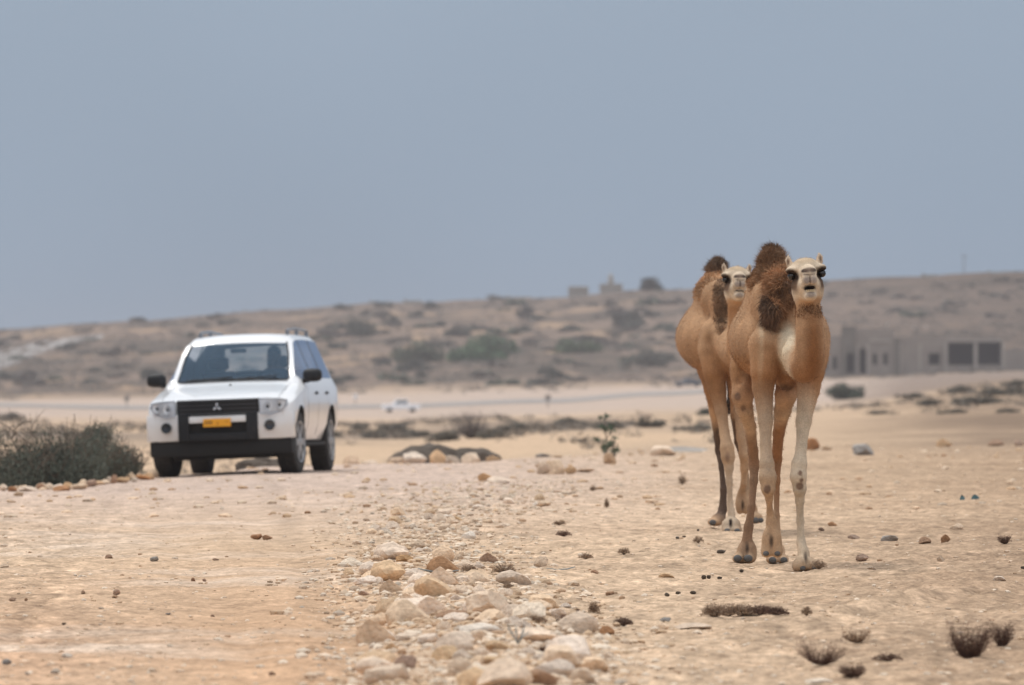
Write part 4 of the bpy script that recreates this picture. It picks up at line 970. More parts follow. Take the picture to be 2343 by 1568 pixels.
torso2 = [(1643, 772, .22, (.325, .66, .285), .08), (1625, 752, .85, (.225, .34, .245), .08), (1672, 780, -.36, (.20, .26, .27), .06),
          (1638, 690, .12, (.17, .36, .20), .08), (1650, 690, -.35, (.10, .22, .18), .06), (1622, 790, -.38, (.09, .15, .2), .03)]
hump2 = [(1641, 608, .10, .035, 1640, 660, .10, .105), (1640, 620, .0, .04, 1640, 680, -.2, .12), (1640, 618, .25, .04, 1638, 690, .55, .13)]
legs2 = [
    dict(p=[(1627, 800, -.42, .115), (1634, 850, -.42, .10), (1640, 890, -.44, .078), (1650, 940, -.50, .055), (1657, 990, -.55, .045), (1663, 1025, -.60, .060), (1665, 1045, -.61, .060), (1667, 1070, -.60, .042), (1668, 1100, -.58, .032), (1670, 1150, -.56, .030), (1673, 1175, -.57, .040)],
         e=[(1672, 1200, -.60, (.075, .09, .06)), (1664, 1213, -.64, (.045, .09, .034)), (1684, 1213, -.64, (.045, .09, .034))],
         nails=[(1663, 1214, -.735, .024), (1686, 1214, -.735, .024)]),
    dict(p=[(1705, 800, -.42, .12), (1700, 870, -.42, .09), (1692, 940, -.50, .055), (1696, 1000, -.50, .046), (1703, 1040, -.50, .050), (1703, 1070, -.46, .040), (1701, 1105, -.42, .030), (1698, 1125, -.35, .042)],
         e=[(1691, 1152, -.34, (.032, .045, .085)), (1706, 1152, -.34, (.032, .045, .085))], nails=[]),
    dict(p=[(1610, 790, .85, .13), (1620, 845, .75, .095), (1629, 890, .66, .072), (1636, 940, .80, .055), (1642, 1000, 1.02, .040), (1645, 1030, 1.08, .040), (1650, 1070, 1.03, .028), (1655, 1120, .98, .034), (1653, 1165, .96, .040), (1647, 1186, .92, .048)],
         e=[(1642, 1188, .90, (.055, .08, .045)), (1634, 1194, .84, (.055, .08, .032))], nails=[(1630, 1195, .765, .028)]),
    dict(p=[(1640, 790, 1.25, .05), (1662, 850, 1.34, .028), (1669, 900, 1.33, .024), (1668, 925, 1.30, .034), (1667, 950, 1.28, .016)]),
    dict(p=[(1680, 800, .85, .15), (1688, 850, .75, .12), (1690, 900, .62, .085), (1686, 950, .80, .060), (1690, 1010, 1.05, .044), (1702, 1060, 1.02, .032), (1714, 1130, .95, .030), (1724, 1165, .92, .040)],
         e=[(1728, 1185, .88, (.06, .09, .045))], nails=[(1728, 1190, .785, .028), (1740, 1190, .80, .024)])]
neck2 = [(1672, 770, -.42, .19), (1684, 800, -.70, .14), (1692, 805, -.92, .115), (1692, 770, -1.05, .098), (1689, 720, -1.12, .082), (1687, 680, -1.12, .078), (1686, 655, -1.10, .075)]
camel("camel", "second camel walking just behind the nearer one, partly hidden, mouth nearly closed", 68.6, 1640, 0, 0, [(1612, 760, -.32, 1614, 850, -.36, .016, .08), (1652, 760, -.60, 1660, 850, -.60, .014, .07), (1590, 800, .5, 1600, 860, .5, .012, .06)], .14,
      torso2, legs2, neck2,
      dict(c=(1686, 640, -1.12), roll=.02, pitch=-.03, yaw=.04, s=1.04, cleft=[(1671, 1185, -.67, 1674, 1218, -.725, .013), (1698, 1135, -.385, 1698, 1178, -.385, .012)]),
      hump2, paint2, hairs2, hvox=.012, jaw=0.0)
# ------------------------------------------------------------------ white off-road car
m_paint = mat("white_car_paint", (.78, .79, .80), 0.28, coat=0.6, noise=[(3, 0.03, 3)])
m_dust = mat("dusty_car_paint", (.70, .66, .60), 0.5)
m_black = mat("black_trim", (.011, .012, .014), 0.55, spec=.3, noise=[(8, .2, 3)])
m_void = mat("wheel_arch_liner", (.012, .012, .012), 0.9)
m_grille = mat("grille_bars", (.022, .023, .026), 0.3)
m_tyre = mat("dusty_tyre_rubber", (.030, .028, .026), 0.85, noise=[(12, .25, 4)], bump=(60, .4, .004))
m_alloy = mat("alloy_rim", (.42, .42, .42), 0.35, metal=0.8)
m_chrome = mat("chrome", (.82, .83, .85), 0.12, metal=1.0)
m_plate = mat("yellow_plate", (.80, .36, .015), 0.45)
m_ink = mat("plate_ink", (.12, .05, .01), 0.6)
m_seat = mat("grey_seat_cloth", (.10, .10, .11), 0.9)
m_dash = mat("dashboard_plastic", (.045, .047, .05), 0.7)
m_skin = mat("skin_brown", (.16, .085, .05), 0.6)
m_hairb = mat("black_hair", (.012, .010, .009), 0.6)
m_shirt = mat("dark_shirt", (.05, .06, .08), 0.9)
m_lens = mat("fog_lamp_glass", (.03, .035, .04), 0.1, coat=0.5)

def glass_mat(name, tint, gloss, refl=(.75, .85, 1.0)):
    m = bpy.data.materials.new(name); m.use_nodes = True; t = m.node_tree; t.nodes.clear()
    o = t.nodes.new("ShaderNodeOutputMaterial"); mx = t.nodes.new("ShaderNodeMixShader")
    tr = t.nodes.new("ShaderNodeBsdfTransparent"); tr.inputs[0].default_value = (*tint, 1)
    gl = t.nodes.new("ShaderNodeBsdfGlossy"); gl.inputs['Roughness'].default_value = 0.06; gl.inputs['Color'].default_value = (*refl, 1)
    lw = t.nodes.new("ShaderNodeFresnel"); lw.inputs[0].default_value = 1.5
    ad = t.nodes.new("ShaderNodeMath"); ad.operation = 'ADD'; ad.inputs[1].default_value = gloss; ad.use_clamp = True
    t.links.new(lw.outputs[0], ad.inputs[0]); t.links.new(ad.outputs[0], mx.inputs[0])
    t.links.new(tr.outputs[0], mx.inputs[1]); t.links.new(gl.outputs[0], mx.inputs[2]); t.links.new(mx.outputs[0], o.inputs[0])
    return m
m_wind = glass_mat("windscreen_glass", (.74, .84, .90), 0.03, (.50, .74, 1.0))
m_side = glass_mat("side_window_glass", (.30, .34, .38), 0.14, (.66, .74, .9))
m_rear = glass_mat("rear_window_glass", (.92, .95, .97), 0.03)
m_clear = glass_mat("headlight_glass", (.98, .99, 1.0), 0.02)

# stations along the car; each row gives (x, y, z) of the nine lines from sill to centre line
def station(y, sill, low, mid, shd, belt, wtop, redge, g, c, zsill=.42, ys=None):
    r = [(sill[0], zsill), (low[0], low[1]), mid, shd, belt, wtop, redge, g, c]
    ys = ys or [y]*9
    return [(a[0], ys[i], a[1]) for i, a in enumerate(r)]
def body_stations():
    S = []
    def hood(y, w, zt, x=1.0, zs=.44, dy=(0,)*9):
        S.append([(.80*x, y+dy[0], zs), (.865*x*w, y+dy[1], .60), (.885*x*w, y+dy[2], .80), (.87*x*w, y+dy[3], zt-.045),
                  (.80*x*w, y+dy[4], zt+.0), (.72*x, y+dy[5], zt+.022), (.60*x, y+dy[6], zt+.035), (.30*x, y+dy[7], zt+.047), (0, y+dy[8], zt+.052)])
    hood(-.80, .97, .895, .96, dy=(.02,.02,.02,.03,.02,0,-.02,-.04,-.05))
    hood(-.72, 1.01, .915, .98, dy=(0,0,0,.01,0,-.01,-.02,-.03,-.04))
    hood(-.60, 1.04, .94, 1.0)
    hood(-.40, 1.06, .985)
    hood(-.10, 1.055, 1.03); hood(.20, 1.06, 1.075)
    hood(.46, 1.05, 1.12)
    # windscreen rise: pillar line from cowl to header
    def cab(y, wt, zt, re, zr_, g, c, xs=1.0, belt=1.19, shd=1.06):
        S.append([(.84*xs, y, .40), (.915*xs, y, .60), (.935*xs, y, .84), (.925*xs, y, shd), (.86*xs, y, belt), (wt, y, zt), (re, y, zr_), (.30, y, g), (0, y, c)])
    cab(.52, .775, 1.205, .715, 1.185, 1.195, 1.20, .995, 1.165, 1.04)
    cab(.58, .772, 1.245, .705, 1.235, 1.243, 1.247, .997, 1.175, 1.05)
    cab(.70, .755, 1.345, .688, 1.34, 1.35, 1.355)
    cab(.90, .725, 1.495, .655, 1.495, 1.507, 1.512)
    cab(1.12, .690, 1.635, .615, 1.650, 1.665, 1.670)
    cab(1.16, .685, 1.650, .608, 1.690, 1.705, 1.712)
    cab(1.30, .675, 1.675, .600, 1.738, 1.758, 1.765)
    for y, zt in ((1.55, 1.69), (1.62, 1.69), (2.05, 1.695), (2.45, 1.69), (2.53, 1.69), (3.0, 1.68), (3.30, 1.665)):
        cab(y, .668, zt, .588, 1.762 - .012*(y-1.9)**2, 1.785 - .012*(y-1.9)**2, 1.79 - .012*(y-1.9)**2)
    cab(3.45, .655, 1.64, .575, 1.72, 1.745, 1.75, .985)
    cab(3.60, .64, 1.56, .56, 1.62, 1.64, 1.645, .96)
    cab(3.68, .66, 1.30, .58, 1.32, 1.33, 1.335, .93)
    S.append([(.76, 3.72, .42), (.82, 3.72, .60), (.84, 3.72, .84), (.83, 3.72, 1.04), (.77, 3.72, 1.12), (.66, 3.72, 1.16), (.56, 3.72, 1.17), (.3, 3.72, 1.17), (0, 3.72, 1.17)])
    return S
ST = body_stations(); NS = len(ST)
ring = []          # closed ring of points per station: right side, over the top, left side, bottom
for s_ in ST: ring.append([Vector(p) for p in s_] + [Vector((-p[0], p[1], p[2])) for p in s_[-2::-1]])
NR = len(ring[0])  # 17
# refine: split every span in two lengthwise to soften the lines
Vb = [p for r in ring for p in r]; Fb = []; Mi = []
def ysp(i): return ST[i][4][1], ST[i+1][4][1]
for i in range(NS-1):
    y0, y1 = ysp(i)
    for k in range(NR):
        k2 = (k+1) % NR; Fb.append((i*NR+k, i*NR+k2, (i+1)*NR+k2, (i+1)*NR+k))
        kk = k if k < 8 else (15 - k if k < 16 else 16)           # symmetric span index 0..7, 16 is the floor
        m = 0
        if kk in (6, 7) and .51 < y0 and y1 < 1.13: m = 1          # windscreen
        if kk == 4 and y0 > .57 and y1 < 3.31:
            m = 2
            if (y0 >= 1.54 and y1 <= 1.63) or (y0 >= 2.44 and y1 <= 2.54): m = 4
        if kk in (6, 7) and 3.59 < y0 and y1 < 3.69: m = 3          # rear window
        Mi.append(m)
Fb.append(tuple(range(NR))); Mi.append(0); Fb.append(tuple((NS-1)*NR+k for k in range(NR))[::-1]); Mi.append(0)
car = empty("off_road_car", (0, 0, 0)); tag(car, "large white off-road car with black bumper inserts driving towards the camera", "car")
me = bpy.data.meshes.new("tmpbody"); me.from_pydata(Vb, [], Fb); me.update()
mats_b = [m_paint, m_wind, m_side, m_rear, m_black, m_void]
for m in mats_b: me.materials.append(m)
me.polygons.foreach_set("material_index", Mi)
bm = bmesh.new(); bm.from_mesh(me); bmesh.ops.recalc_face_normals(bm, faces=bm.faces)
bm.to_mesh(me); bm.free()
tmp = bpy.data.objects.new("tmpbody", me); COL.objects.link(tmp)
# arches
cut = MB()
for ya in (0.0, 2.78):
    for q in (-1, 1):
        cut.lathe([(.465, .50*q), (.465, 1.2*q)], 40, 'x', (0, ya, .385))
cme = cut.mesh("cut"); cme.materials.append(m_void); cob = bpy.data.objects.new("cut", cme); COL.objects.link(cob)
bo = tmp.modifiers.new("b", 'BOOLEAN'); bo.operation = 'DIFFERENCE'; bo.object = cob; bo.solver = 'EXACT'; bo.material_mode = 'TRANSFER'
dg = bpy.context.evaluated_depsgraph_get(); dg.update()
fin = bpy.data.meshes.new_from_object(tmp.evaluated_get(dg))
bpy.data.objects.remove(tmp); bpy.data.objects.remove(cob)
def submesh(name, src, keep, m):
    bm = bmesh.new(); bm.from_mesh(src)
    bmesh.ops.delete(bm, geom=[f for f in bm.faces if not keep(f)], context='FACES')
    me = bpy.data.meshes.new(name); 
    for f in bm.faces: f.smooth = True
    bm.to_mesh(me); bm.free(); me.set_sharp_from_angle(angle=math.radians(32)); return me
slot = {i: (m.name if m else '') for i, m in enumerate(fin.materials)}
isn = lambda f, nm: slot.get(f.material_index, '') == nm
bme = submesh("body", fin, lambda f: not (isn(f, m_wind.name) or isn(f, m_side.name) or isn(f, m_rear.name)), None)
_mi = [p.material_index for p in bme.polygons]
bme.materials.clear()
for i, m in enumerate(fin.materials): bme.materials.append(m)
bme.polygons.foreach_set('material_index', _mi)
body = link("body", bme, None, car)
wme = submesh("windscreen", fin, lambda f: isn(f, m_wind.name), m_wind); wme.materials.clear(); wme.materials.append(m_wind)
wme.polygons.foreach_set("material_index", [0]*len(wme.polygons)); link("windscreen", wme, None, car)
for nm, cond in (("side_window", lambda c: c.x > .3 and c.y < 1.6), ("side_window", lambda c: c.x > .3 and 1.6 < c.y < 2.5), ("side_window", lambda c: c.x > .3 and c.y > 2.5 and c.y < 3.5),
                 ("side_window", lambda c: c.x < -.3 and c.y < 1.6), ("side_window", lambda c: c.x < -.3 and 1.6 < c.y < 2.5), ("side_window", lambda c: c.x < -.3 and c.y > 2.5 and c.y < 3.5),
                 ("rear_window", lambda c: c.y > 3.55)):
    w_ = submesh(nm, fin, lambda f: (isn(f, m_side.name) or isn(f, m_rear.name)) and cond(f.calc_center_median()), m_side); w_.materials.clear(); w_.materials.append(m_side if nm == "side_window" else m_rear)
    w_.polygons.foreach_set("material_index", [0]*len(w_.polygons)); link(nm, w_, None, car)
# swept fronts: plan curve of the bumper
def by(x, out=0.0): return -.885 - out + .20 * abs(x/.93)**3.2
def sweep(x0, x1, z0, z1, out, depth=.10, n=10, slope=0.0):
    b = MB(); xs = [x0 + (x1-x0)*i/n for i in range(n+1)]; V = []; F = []
    for x in xs:
        y = by(x, out)
        V += [(x, y+slope, z0), (x, y, (z0+z1)/2), (x, y+slope*.6, z1), (x, y+depth, z1), (x, y+depth, z0)]
    for i in range(n):
        for k in range(5): F.append((i*5+k, i*5+(k+1) % 5, (i+1)*5+(k+1) % 5, (i+1)*5+k))
    F += [(4, 3, 2, 1, 0), tuple(n*5+k for k in range(5))]
    return b.add(V, F)
bp = sweep(-.93, -.505, .445, .775, .03, .14, 10, .015); bp.add(*(lambda q: (q.v, q.f))(sweep(.505, .93, .445, .775, .03, .14, 10, .015)))
bp.add(*(lambda q: (q.v, q.f))(sweep(-.36, .36, .665, .745, .05, .12, 8)))
bumper = bp.build("bumper", m_paint, car, True, .008)
# bumper sides run back to the arches
for q in (-1, 1): MB().box(min(.83*q, .92*q), max(.83*q, .92*q), -.70, -.44, .445, .775).build("bumper_corner", m_paint, car, True, .015)
bi = sweep(-.502, -.362, .44, .765, .055, .16, 4); bi.add(*(lambda q: (q.v, q.f))(sweep(.362, .502, .44, .765, .055, .16, 4)))
bi.add(*(lambda q: (q.v, q.f))(sweep(-.36, .36, .44, .53, .055, .16, 6)))
bi.build("bumper_insert", m_black, car, True, .006)
sweep(-.36, .36, .53, .662, -.02, .08, 6).build("air_intake", m_void, car)
sweep(-.90, .90, .25, .44, -.01, .20, 14, .03).build("lower_skirt", m_void, car, True, .01)
MB().box(-.62, .62, -.62, .10, .20, .42).build("skid_plate", m_void, car, False, .02)
# grille
MB().box(-.515, .515, -.870, -.72, .765, .955).build("grille_surround", m_void, car)
for z in (.785, .835, .885, .935):
    b = sweep(-.512, .512, z-.013, z+.013, .012, .05, 8); b.build("grille_bar", m_grille, car, True)
# three-diamond badge
bd = MB()
for a in (90, 210, 330):
    a = math.radians(a); u = Vector((math.cos(a), 0, math.sin(a))); r_ = Vector((-math.sin(a), 0, math.cos(a)))
    L_, W_ = .062, .034
    base = [Vector((0, -.925, .858)) + u*.002, Vector((0, -.925, .858)) + u*L_*.5 + r_*W_*.5, Vector((0, -.925, .858)) + u*L_, Vector((0, -.925, .858)) + u*L_*.5 - r_*W_*.5]
    bd.add(base + [p + Vector((0, .02, 0)) for p in base], [(0, 1, 2, 3), (7, 6, 5, 4), (0, 4, 5, 1), (1, 5, 6, 2), (2, 6, 7, 3), (3, 7, 4, 0)])
bd.build("badge", m_chrome, car)
# headlights: housing, bulbs, clear cover
for q in (-1, 1):
    def hx(x): return (q*x)
    pts = [(.53, .955), (.60, .955), (.78, .945), (.865, .925), (.875, .86), (.80, .775), (.66, .735), (.535, .755)]
    def ring_at(off, sc=1.0):
        c = (.70, .85); return [(hx(c[0] + (x-c[0])*sc), by(x, .045) - off + (.0 if x < .8 else .02), c[1] + (z-c[1])*sc) for x, z in pts]
    n = len(pts); A = ring_at(-.02); B = ring_at(.0); Cc_ = ring_at(.022, .96)
    hb = MB().add(A + B + ring_at(-.025, .9), [(i, (i+1) % n, n+(i+1) % n, n+i) for i in range(n)] + [(n+i, n+(i+1) % n, 2*n+(i+1) % n, 2*n+i) for i in range(n)] + [tuple(2*n+i for i in range(n))])
    hl = hb.build("headlight", mat("headlight_reflector", (.93, .95, .96), .4) if q < 0 else bpy.data.materials["headlight_reflector"], car, False)
    for (x, z, r) in ((.63, .845, .055), (.775, .86, .05)):
        MB().lathe([(r, -.01), (r, -.035), (r*.8, -.028), (r*.4, .0)], 20, 'y', (hx(x), by(x, .045)+.030, z)).build("lamp_ring", bpy.data.materials["headlight_reflector"], hl, True)
        MB().ball((hx(x), by(x, .045)+.012, z), r*.36, 12, 8).build("bulb", m_lens, hl, True)
    MB().add(B + Cc_, [(i, (i+1) % n, n+(i+1) % n, n+i) for i in range(n)] + [tuple(n+i for i in range(n))]).build("lamp_cover", m_clear, hl, True)
    MB().lathe([(.064, .02), (.068, -.012), (.058, -.016), (.054, .004), (.001, .006)], 28, 'y', (.655*q, by(.655, .03)-.03, .612)).build("fog_lamp", m_lens, car, True)
# number plate with its characters
pl = MB().box(-.175, .175, -.968, -.952, .612, .712).build("number_plate", m_plate, car, False, .004)
def text(name, body_, size, m, parent, loc, sx=1.0):
    cu = bpy.data.curves.new(name, 'FONT'); cu.body = body_; cu.size = size; cu.extrude = .001; cu.align_x = 'CENTER'; cu.align_y = 'CENTER'
    o = bpy.data.objects.new(name, cu); COL.objects.link(o); dg = bpy.context.evaluated_depsgraph_get(); dg.update()
    me = bpy.data.meshes.new_from_object(o.evaluated_get(dg)); bpy.data.objects.remove(o)
    o = link(name, me, m, parent); me.transform(Matrix.Rotation(math.radians(90), 4, 'X') @ Matrix.Diagonal((sx, 1, 1, 1))); o.location = loc; return o
text("plate_number", "8298", .060, m_ink, pl, (-.105, -.9695, .662), .8)
text("plate_letters", "B", .05, mat("faded_plate_ink", (.42, .17, .01), .6), pl, (.01, -.9695, .65))
text("plate_letters", "~", .08, bpy.data.materials["faded_plate_ink"], pl, (.125, -.9695, .675))
# bonnet seam and washer, cowl, wipers
MB().tube([(.0, .2, 1.132), (.012, .23, 1.139)], .012, 6).build("washer_nozzle", m_black, car)
MB().tube([(-.70, .50, 1.185), (-.3, .48, 1.197), (.3, .48, 1.197), (.70, .50, 1.185)], .013, 6).build("cowl", m_black, car)
for x0, x1 in ((-.60, -.02), (-.05, .55)): MB().tube([(x0, .525, 1.206), (x1, .545, 1.235)], .008, 5).build("wiper", m_black, car)
for q in (-1, 1):
    MB().tube([(.735*q, -.78, .92), (.745*q, -.4, 1.008), (.745*q, .1, 1.088), (.745*q, .46, 1.142)], .0018, 4).build("bonnet_seam", m_black, car)
    # windscreen and window surrounds
    MB().tube([(.712*q, .53, 1.19), (.662*q, .90, 1.496), (.612*q, 1.13, 1.66)], .012, 6).build("windscreen_seal", m_black, car)
    # mirrors
    mir = MB().ball((.0, 0, 0), (.135, .085, .092), 18, 12)
    mir.v = [tuple(c*(1.0 if k != 1 else 1) for k, c in enumerate(v)) for v in mir.v]
    mir.v = [(math.copysign(abs(v[0]/.135)**.6*.125, v[0]), v[1], math.copysign(abs(v[2]/.092)**.65*.085, v[2])) for v in mir.v]
    mo = mir.build("wing_mirror", m_black, car, True); mo.location = (1.0*q, .62, 1.225)
    MB().box(min(.86*q, .95*q), max(.86*q, .95*q), .62, .68, 1.13, 1.18).build("mirror_arm", m_black, mo).location = (-1.0*q, -.62, -1.225)
    MB().lathe([(.001, 0), (.07, 0), (.07, .008)], 16, 'y', (0, .082, 0)).build("mirror_glass", m_chrome, mo, True)
    # roof rails on feet
    rr = MB().tube([(.56*q, 1.55, 1.765), (.56*q, 1.62, 1.825), (.56*q, 2.3, 1.84), (.56*q, 3.2, 1.82), (.555*q, 3.35, 1.755)], .019, 8)
    for yy in (1.58, 2.4, 3.28): rr.box(.56*q-.02, .56*q+.02, yy-.05, yy+.05, 1.74, 1.825)
    rr.build("roof_rail", mat("roof_rail_grey", (.22, .24, .27), .4, metal=.5) if q < 0 else bpy.data.materials["roof_rail_grey"], car, True)
    # door handles, seams, side step
    for yy in (1.42, 2.36):
        h = MB().box(-.008, .008, -.085, .085, -.018, .018); o = h.build("door_handle", m_black, car, True, .006); o.location = (.937*q, yy, 1.0)
    for yy in (.66, 1.585, 2.50):
        MB().tube([(.852*q, yy, 1.20), (.921*q, yy, 1.06), (.9355*q, yy, .84), (.9145*q, yy, .60), (.868*q, yy, .47)], .002, 4).build("door_seam", m_black, car)
    MB().box(min(.70*q, .90*q), max(.70*q, .90*q), .50, 2.28, .33, .375).build("side_step", m_void, car, False, .01)
    # mud flaps
    MB().box(min(.72*q, .90*q), max(.72*q, .90*q), .50, .515, .22, .45).build("mud_flap", m_void, car)
# wheels
def wheel(x, y, steer, q):
    w = empty("wheel", (x, y, .385), (0, 0, steer)); w.parent = car
    t = MB().lathe([(.255, -.118), (.33, -.126), (.37, -.116), (.385, -.085), (.388, -.02), (.388, .02), (.385, .085), (.37, .116), (.33, .126), (.255, .118)], 44, 'x')
    for k in range(44):
        a = 2*math.pi*k/44; ca, sa = math.cos(a), math.sin(a)
        for s0 in (-1, 1):
            cc = Vector((.062*s0, .386*ca, .386*sa)); tv = Vector((0, -sa, ca)); rv = Vector((0, ca, sa)); xv = Vector((1, 0, 0))
            P = [cc + xv*a_*.045 + tv*b_*.016 + rv*c_ for a_, b_, c_ in ((-1,-1,-.004),(1,-1,-.004),(1,1,-.004),(-1,1,-.004),(-1,-1,.009),(1,-1,.009),(1,1,.009),(-1,1,.009))]
            t.add(P, [(0,3,2,1),(4,5,6,7),(0,1,5,4),(1,2,6,5),(2,3,7,6),(3,0,4,7)])
    t.build("tyre", m_tyre, w, True)
    r = MB().lathe([(.245, -.11), (.262, .118), (.262, .130), (.240, .128), (.228, .06), (.06, .06)], 36, 'x')
    for k in range(6):
        a = 2*math.pi*k/6; ca, sa = math.cos(a), math.sin(a)
        for off in (-.018, .018):
            P = []
            for xx in (.07, .122):
                for rr_, ww in ((.05, .018), (.235, .026)):
                    for sg in (-1, 1): P.append((xx, rr_*ca - (sg*ww+off)*sa, rr_*sa + (sg*ww+off)*ca))
            r.add(P, [(0,1,3,2), (4,6,7,5), (0,4,5,1), (2,3,7,6), (0,2,6,4), (1,5,7,3)])
    r.lathe([(.065, .06), (.06, .12), (.03, .13)], 20, 'x')
    ro = r.build("rim", m_alloy, w, True)
    if q < 0: ro.rotation_euler = (0, 0, math.pi)
    return w
for q in (-1, 1):
    wheel(.785*q, 0, math.radians(-4), q); wheel(.785*q, 2.78, 0, q)
MB().tube([(-.7, 2.78, .36), (.7, 2.78, .36)], .05, 10).build("rear_axle", m_void, car)
MB().box(-.45, .45, .1, 3.4, .30, .42).build("underbody", m_void, car)
# interior
MB().box(-.72, .72, .50, .95, .95, 1.17).build("dashboard", m_dash, car, True, .04)
MB().box(-.74, .74, .9, 3.5, .50, .56).build("cabin_floor", m_dash, car)
sw = MB(); 
sw.tube([(.38 + .18*math.cos(a), 1.02 - .06*math.sin(a), 1.13 + .17*math.sin(a)) for a in [2*math.pi*i/20 for i in range(21)]], .016, 6)
sw.build("steering_wheel", m_black, car, True)
for x, y in ((.38, 1.62), (-.38, 1.62)):
    st = MB().box(x-.25, x+.25, y-.42, y+.08, .62, .80).build("seat", m_seat, car, True, .05)
    MB().add([(x-.25, y+.02, .75), (x+.25, y+.02, .75), (x+.25, y+.14, .75), (x-.25, y+.14, .75), (x-.21, y+.14, 1.32), (x+.21, y+.14, 1.32), (x+.21, y+.24, 1.32), (x-.21, y+.24, 1.32)],
             [(0,3,2,1),(4,5,6,7),(0,1,5,4),(1,2,6,5),(2,3,7,6),(3,0,4,7)]).build("backrest", m_seat, st, True, .03)
    MB().box(x-.13, x+.13, y+.16, y+.25, 1.34, 1.50).build("headrest", m_seat, st, True, .03)
rs = MB().box(-.68, .68, 2.2, 2.7, .60, .82); rs.add(*(lambda q: (q.v, q.f))(MB().box(-.66, .66, 2.62, 2.76, .8, 1.28))); rs.build("rear_seat", m_seat, car, True, .04)
MB().box(-.10, .10, 1.02, 1.06, 1.545, 1.60).build("rear_view_mirror", m_black, car, True, .01)
# driver: one blended figure, sitting at the wheel
sd = SDF((-.45, -.75, -.35), (.45, .35, .95), .018)
sd.cone((0, .05, 0), (0, .02, .42), .15, .165, .05); sd.cone((-.17, .02, .43), (.17, .02, .43), .075, .075, .06)
sd.cone((0, .0, .48), (0, -.02, .60), .058, .055, .04); sd.ell((0, -.04, .70), (.080, .098, .115), None, .03); sd.ell((0, -.12, .65), (.045, .035, .05), None, .03)
sd.ell((0, -.143, .69), (.014, .022, .024), None, .02)
for q in (-1, 1):
    sd.ell((.082*q, -.03, .69), (.014, .022, .032), None, .015)
    sd.cone((.2*q, .02, .42), (.25*q, -.12, .17), .055, .045, .04); sd.cone((.25*q, -.12, .17), (.17*q, -.50, .30), .042, .030, .03)
    sd.ell((.16*q, -.54, .33), (.038, .05, .035), None, .02)
    for f in range(4): sd.cone((.16*q + .012*(f-1.5), -.57, .35), (.16*q + .012*(f-1.5), -.60, .325), .010, .009, .008)
    sd.cone((.09*q, .0, -.02), (.14*q, -.42, .02), .085, .065, .05); sd.cone((.14*q, -.42, .02), (.14*q, -.62, -.28), .06, .045, .04)
vp, fp, npn = sd.nets()
cp = np.tile(np.array((.05, .06, .08)), (len(vp), 1)); sk = (vp[:, 2] > .53) | (vp[:, 1] < -.42) & (vp[:, 2] > .2); cp[sk] = (.17, .09, .055)
m_person = mat("person_clothes_and_skin", (.1, .1, .1), .8, attr=True)
person = empty("person", (0, 0, 0)); tag(person, "driver in dark clothes seated behind the steering wheel of the white car", "person")
pb = link("body", mesh_np("body", vp, fp, cp), m_person, person)
MB().ball((0, -.022, .735), (.092, .105, .095), 16, 10).build("hair", m_hairb, person, True)
for q in (-1, 1): MB().ball((.03*q, -.132, .715), .010, 8, 6).build("eye", m_eye, person, True)
# put the car and its driver on the track
xa = (527 - CXP) / FPX * 107.3
zl = Hs((380 - CXP) / FPX * 106.9, 106.9)
car.location = (xa, 107.3, Hs(xa, 107.3) - .004); car.rotation_euler = (0, -.036, math.radians(-6.8))
Mc = Matrix.LocRotScale(car.location, car.rotation_euler, Vector((.98, .98, .975)))
car.scale = (.98, .98, .975); person.scale = car.scale
person.location = Mc @ Vector((.38, 1.60, .80)); person.rotation_euler = car.rotation_euler
# the tyres settle on level-tilted ground
print("ground at wheels", [round(Hs(*(Mc @ Vector((x, y, 0)))[:2]) - (Mc @ Vector((x, y, 0))).z, 3) for x in (-.785, .785) for y in (0, 2.78)])

for m_ in (m_paint,):
    t = m_.node_tree; p_ = t.nodes["Principled BSDF"]; src = p_.inputs['Base Color'].links[0].from_socket
    tc_ = t.nodes.new("ShaderNodeTexCoord"); sp = t.nodes.new("ShaderNodeSeparateXYZ"); t.links.new(tc_.outputs['Object'], sp.inputs[0])
    nn_ = t.nodes.new("ShaderNodeTexNoise"); nn_.inputs['Scale'].default_value = 5; t.links.new(tc_.outputs['Object'], nn_.inputs['Vector'])
    ma = t.nodes.new("ShaderNodeMath"); ma.operation = 'MULTIPLY_ADD'; ma.inputs[1].default_value = .5; t.links.new(nn_.outputs[0], ma.inputs[0]); t.links.new(sp.outputs[2], ma.inputs[2])
    mp = t.nodes.new("ShaderNodeMapRange"); mp.inputs[1].default_value = .55; mp.inputs[2].default_value = 1.15; mp.inputs[3].default_value = .75; mp.inputs[4].default_value = 0
    t.links.new(ma.outputs[0], mp.inputs[0])
    mx_ = t.nodes.new("ShaderNodeMix"); mx_.data_type = 'RGBA'; t.links.new(mp.outputs[0], mx_.inputs[0]); t.links.new(src, mx_.inputs[6]); mx_.inputs[7].default_value = (.62, .54, .45, 1)
    t.links.new(mx_.outputs[2], p_.inputs['Base Color'])
